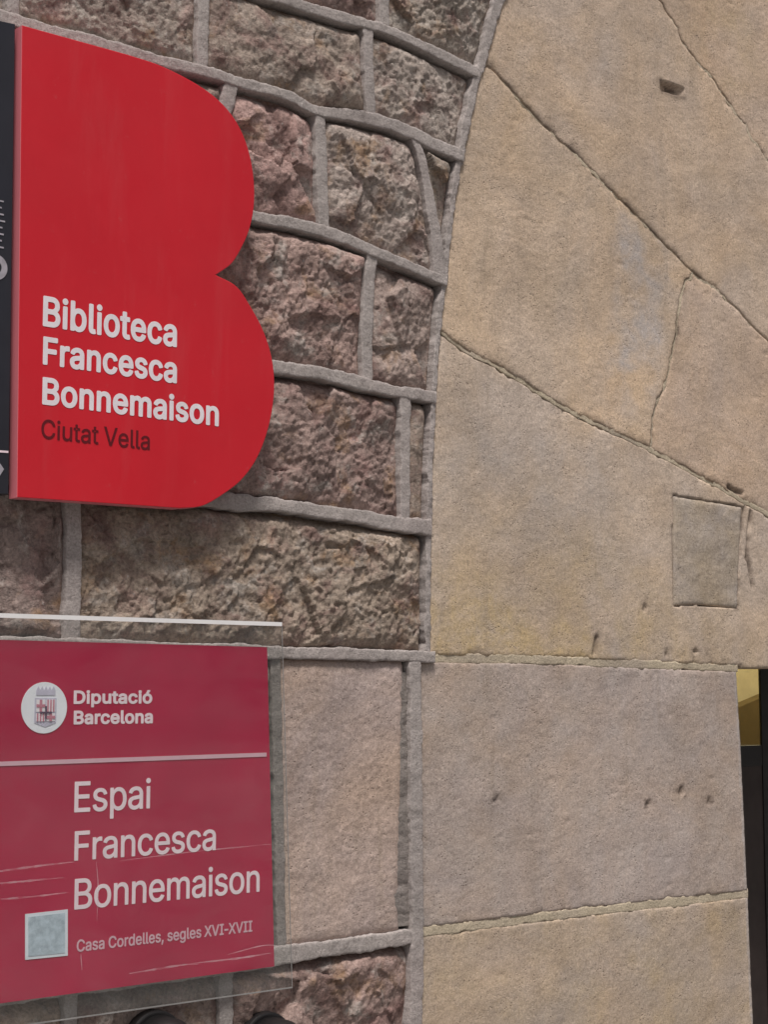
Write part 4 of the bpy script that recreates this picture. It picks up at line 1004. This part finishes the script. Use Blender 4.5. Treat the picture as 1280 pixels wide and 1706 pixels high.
# the clear sheet in front
plate('acrylic_sheet', acr, -.040, -.0335, M['acrylic'], PLQ, PO, .0008)
plate('polished_edge', [(acr[0][0] + .002, acr[0][1] - .0050), (acr[0][0] + .002, acr[0][1] + .0012), (acr[1][0] - .001, acr[1][1] + .0012), (acr[1][0] - .001, acr[1][1] - .0050)], -.0412, -.0402, M['frost'], PLQ, PO)
ex0, ex1 = acr[1], acr[2]
thin = mat_plain('acrylic_edge_line', (.25, .24, .235), .4, .4, .15, 30)
plate('polished_edge', [(ex0[0] - .0012, ex0[1] - .006), (ex0[0], ex0[1] - .006), (ex1[0], ex1[1]), (ex1[0] - .0012, ex1[1])], -.0407, -.0402, thin, PLQ, PO)
plate('polished_edge', [(acr[3][0], acr[3][1]), (ex1[0] - .0014, ex1[1]), (ex1[0] - .0014, ex1[1] + .0020), (acr[3][0], acr[3][1] + .0020)], -.0407, -.0402, thin, PLQ, PO)
for k, p in enumerate(T['scr']):
    P, s = resample(p, .004)
    rs = random.Random(k)
    w = np.array([.0010 + .0016 * math.sin(math.pi * t) * (1 + .6 * rs.uniform(-1, 1)) for t in s]) * (.6 if k >= 5 else 1.0)
    up = [(a, b + c / 2) for (a, b), c in zip(P, w)]; dn = [(a, b - c / 2) for (a, b), c in zip(P, w)]
    if abs(P[-1][0] - P[0][0]) < .01:
        up = [(a + c / 2, b) for (a, b), c in zip(P, w)]; dn = [(a - c / 2, b) for (a, b), c in zip(P, w)]
    plate('scuff', up + dn[::-1], -.0404, -.0401, M['scratch'], PLQ, PO)
for (px, pz) in ((1.04, 1.62), (1.04, 1.22), (1.46, 1.62), (1.46, 1.22)):
    box('spacer', px - .012, px + .012, -.0268, .006, pz - .012, pz + .012, M['steel'], PLQ, PO)

# ---------------- two round black objects at the bottom edge, built as plain domes
def dome(loc, label):
    t = thing('round_black_object', label, 'fitting', loc, 'round black objects under the plaque')
    bm = bmesh.new()
    prof = [(0, -.030), (.016, -.029), (.030, -.024), (.038, -.016), (.041, -.006), (.041, .03), (.0, .03)]
    n = 40; rings = []
    for r, y in prof:
        rings.append([bm.verts.new((r * math.cos(2 * math.pi * i / n), y, r * math.sin(2 * math.pi * i / n))) for i in range(n)] if r else [bm.verts.new((0, y, 0))])
    for a, b in zip(rings, rings[1:]):
        for i in range(n):
            j = (i + 1) % n
            if len(a) == 1: bm.faces.new((a[0], b[i], b[j]))
            elif len(b) == 1: bm.faces.new((a[j], a[i], b[0]))
            else: bm.faces.new((a[i], b[i], b[j], a[j]))
    bmesh.ops.recalc_face_normals(bm, faces=bm.faces[:])
    for f in bm.faces: f.smooth = True
    me = bpy.data.meshes.new('cap'); bm.to_mesh(me); bm.free(); me.materials.append(M['black'])
    o = bpy.data.objects.new('cap', me); COL.objects.link(o); o.parent = t
    plate('base_ring', [(.047 * math.cos(a), .047 * math.sin(a)) for a in np.linspace(0, 2 * math.pi, 40, endpoint=False)], .031, .05, M['black'], t, (0, 0, 0), .003)
for (x, z), lb in zip(T['domes'], ('round black object cut by the bottom edge, below the middle of the plaque', 'round black object cut by the bottom edge, below the right corner of the plaque')):
    dome((x, -.05, z), lb)
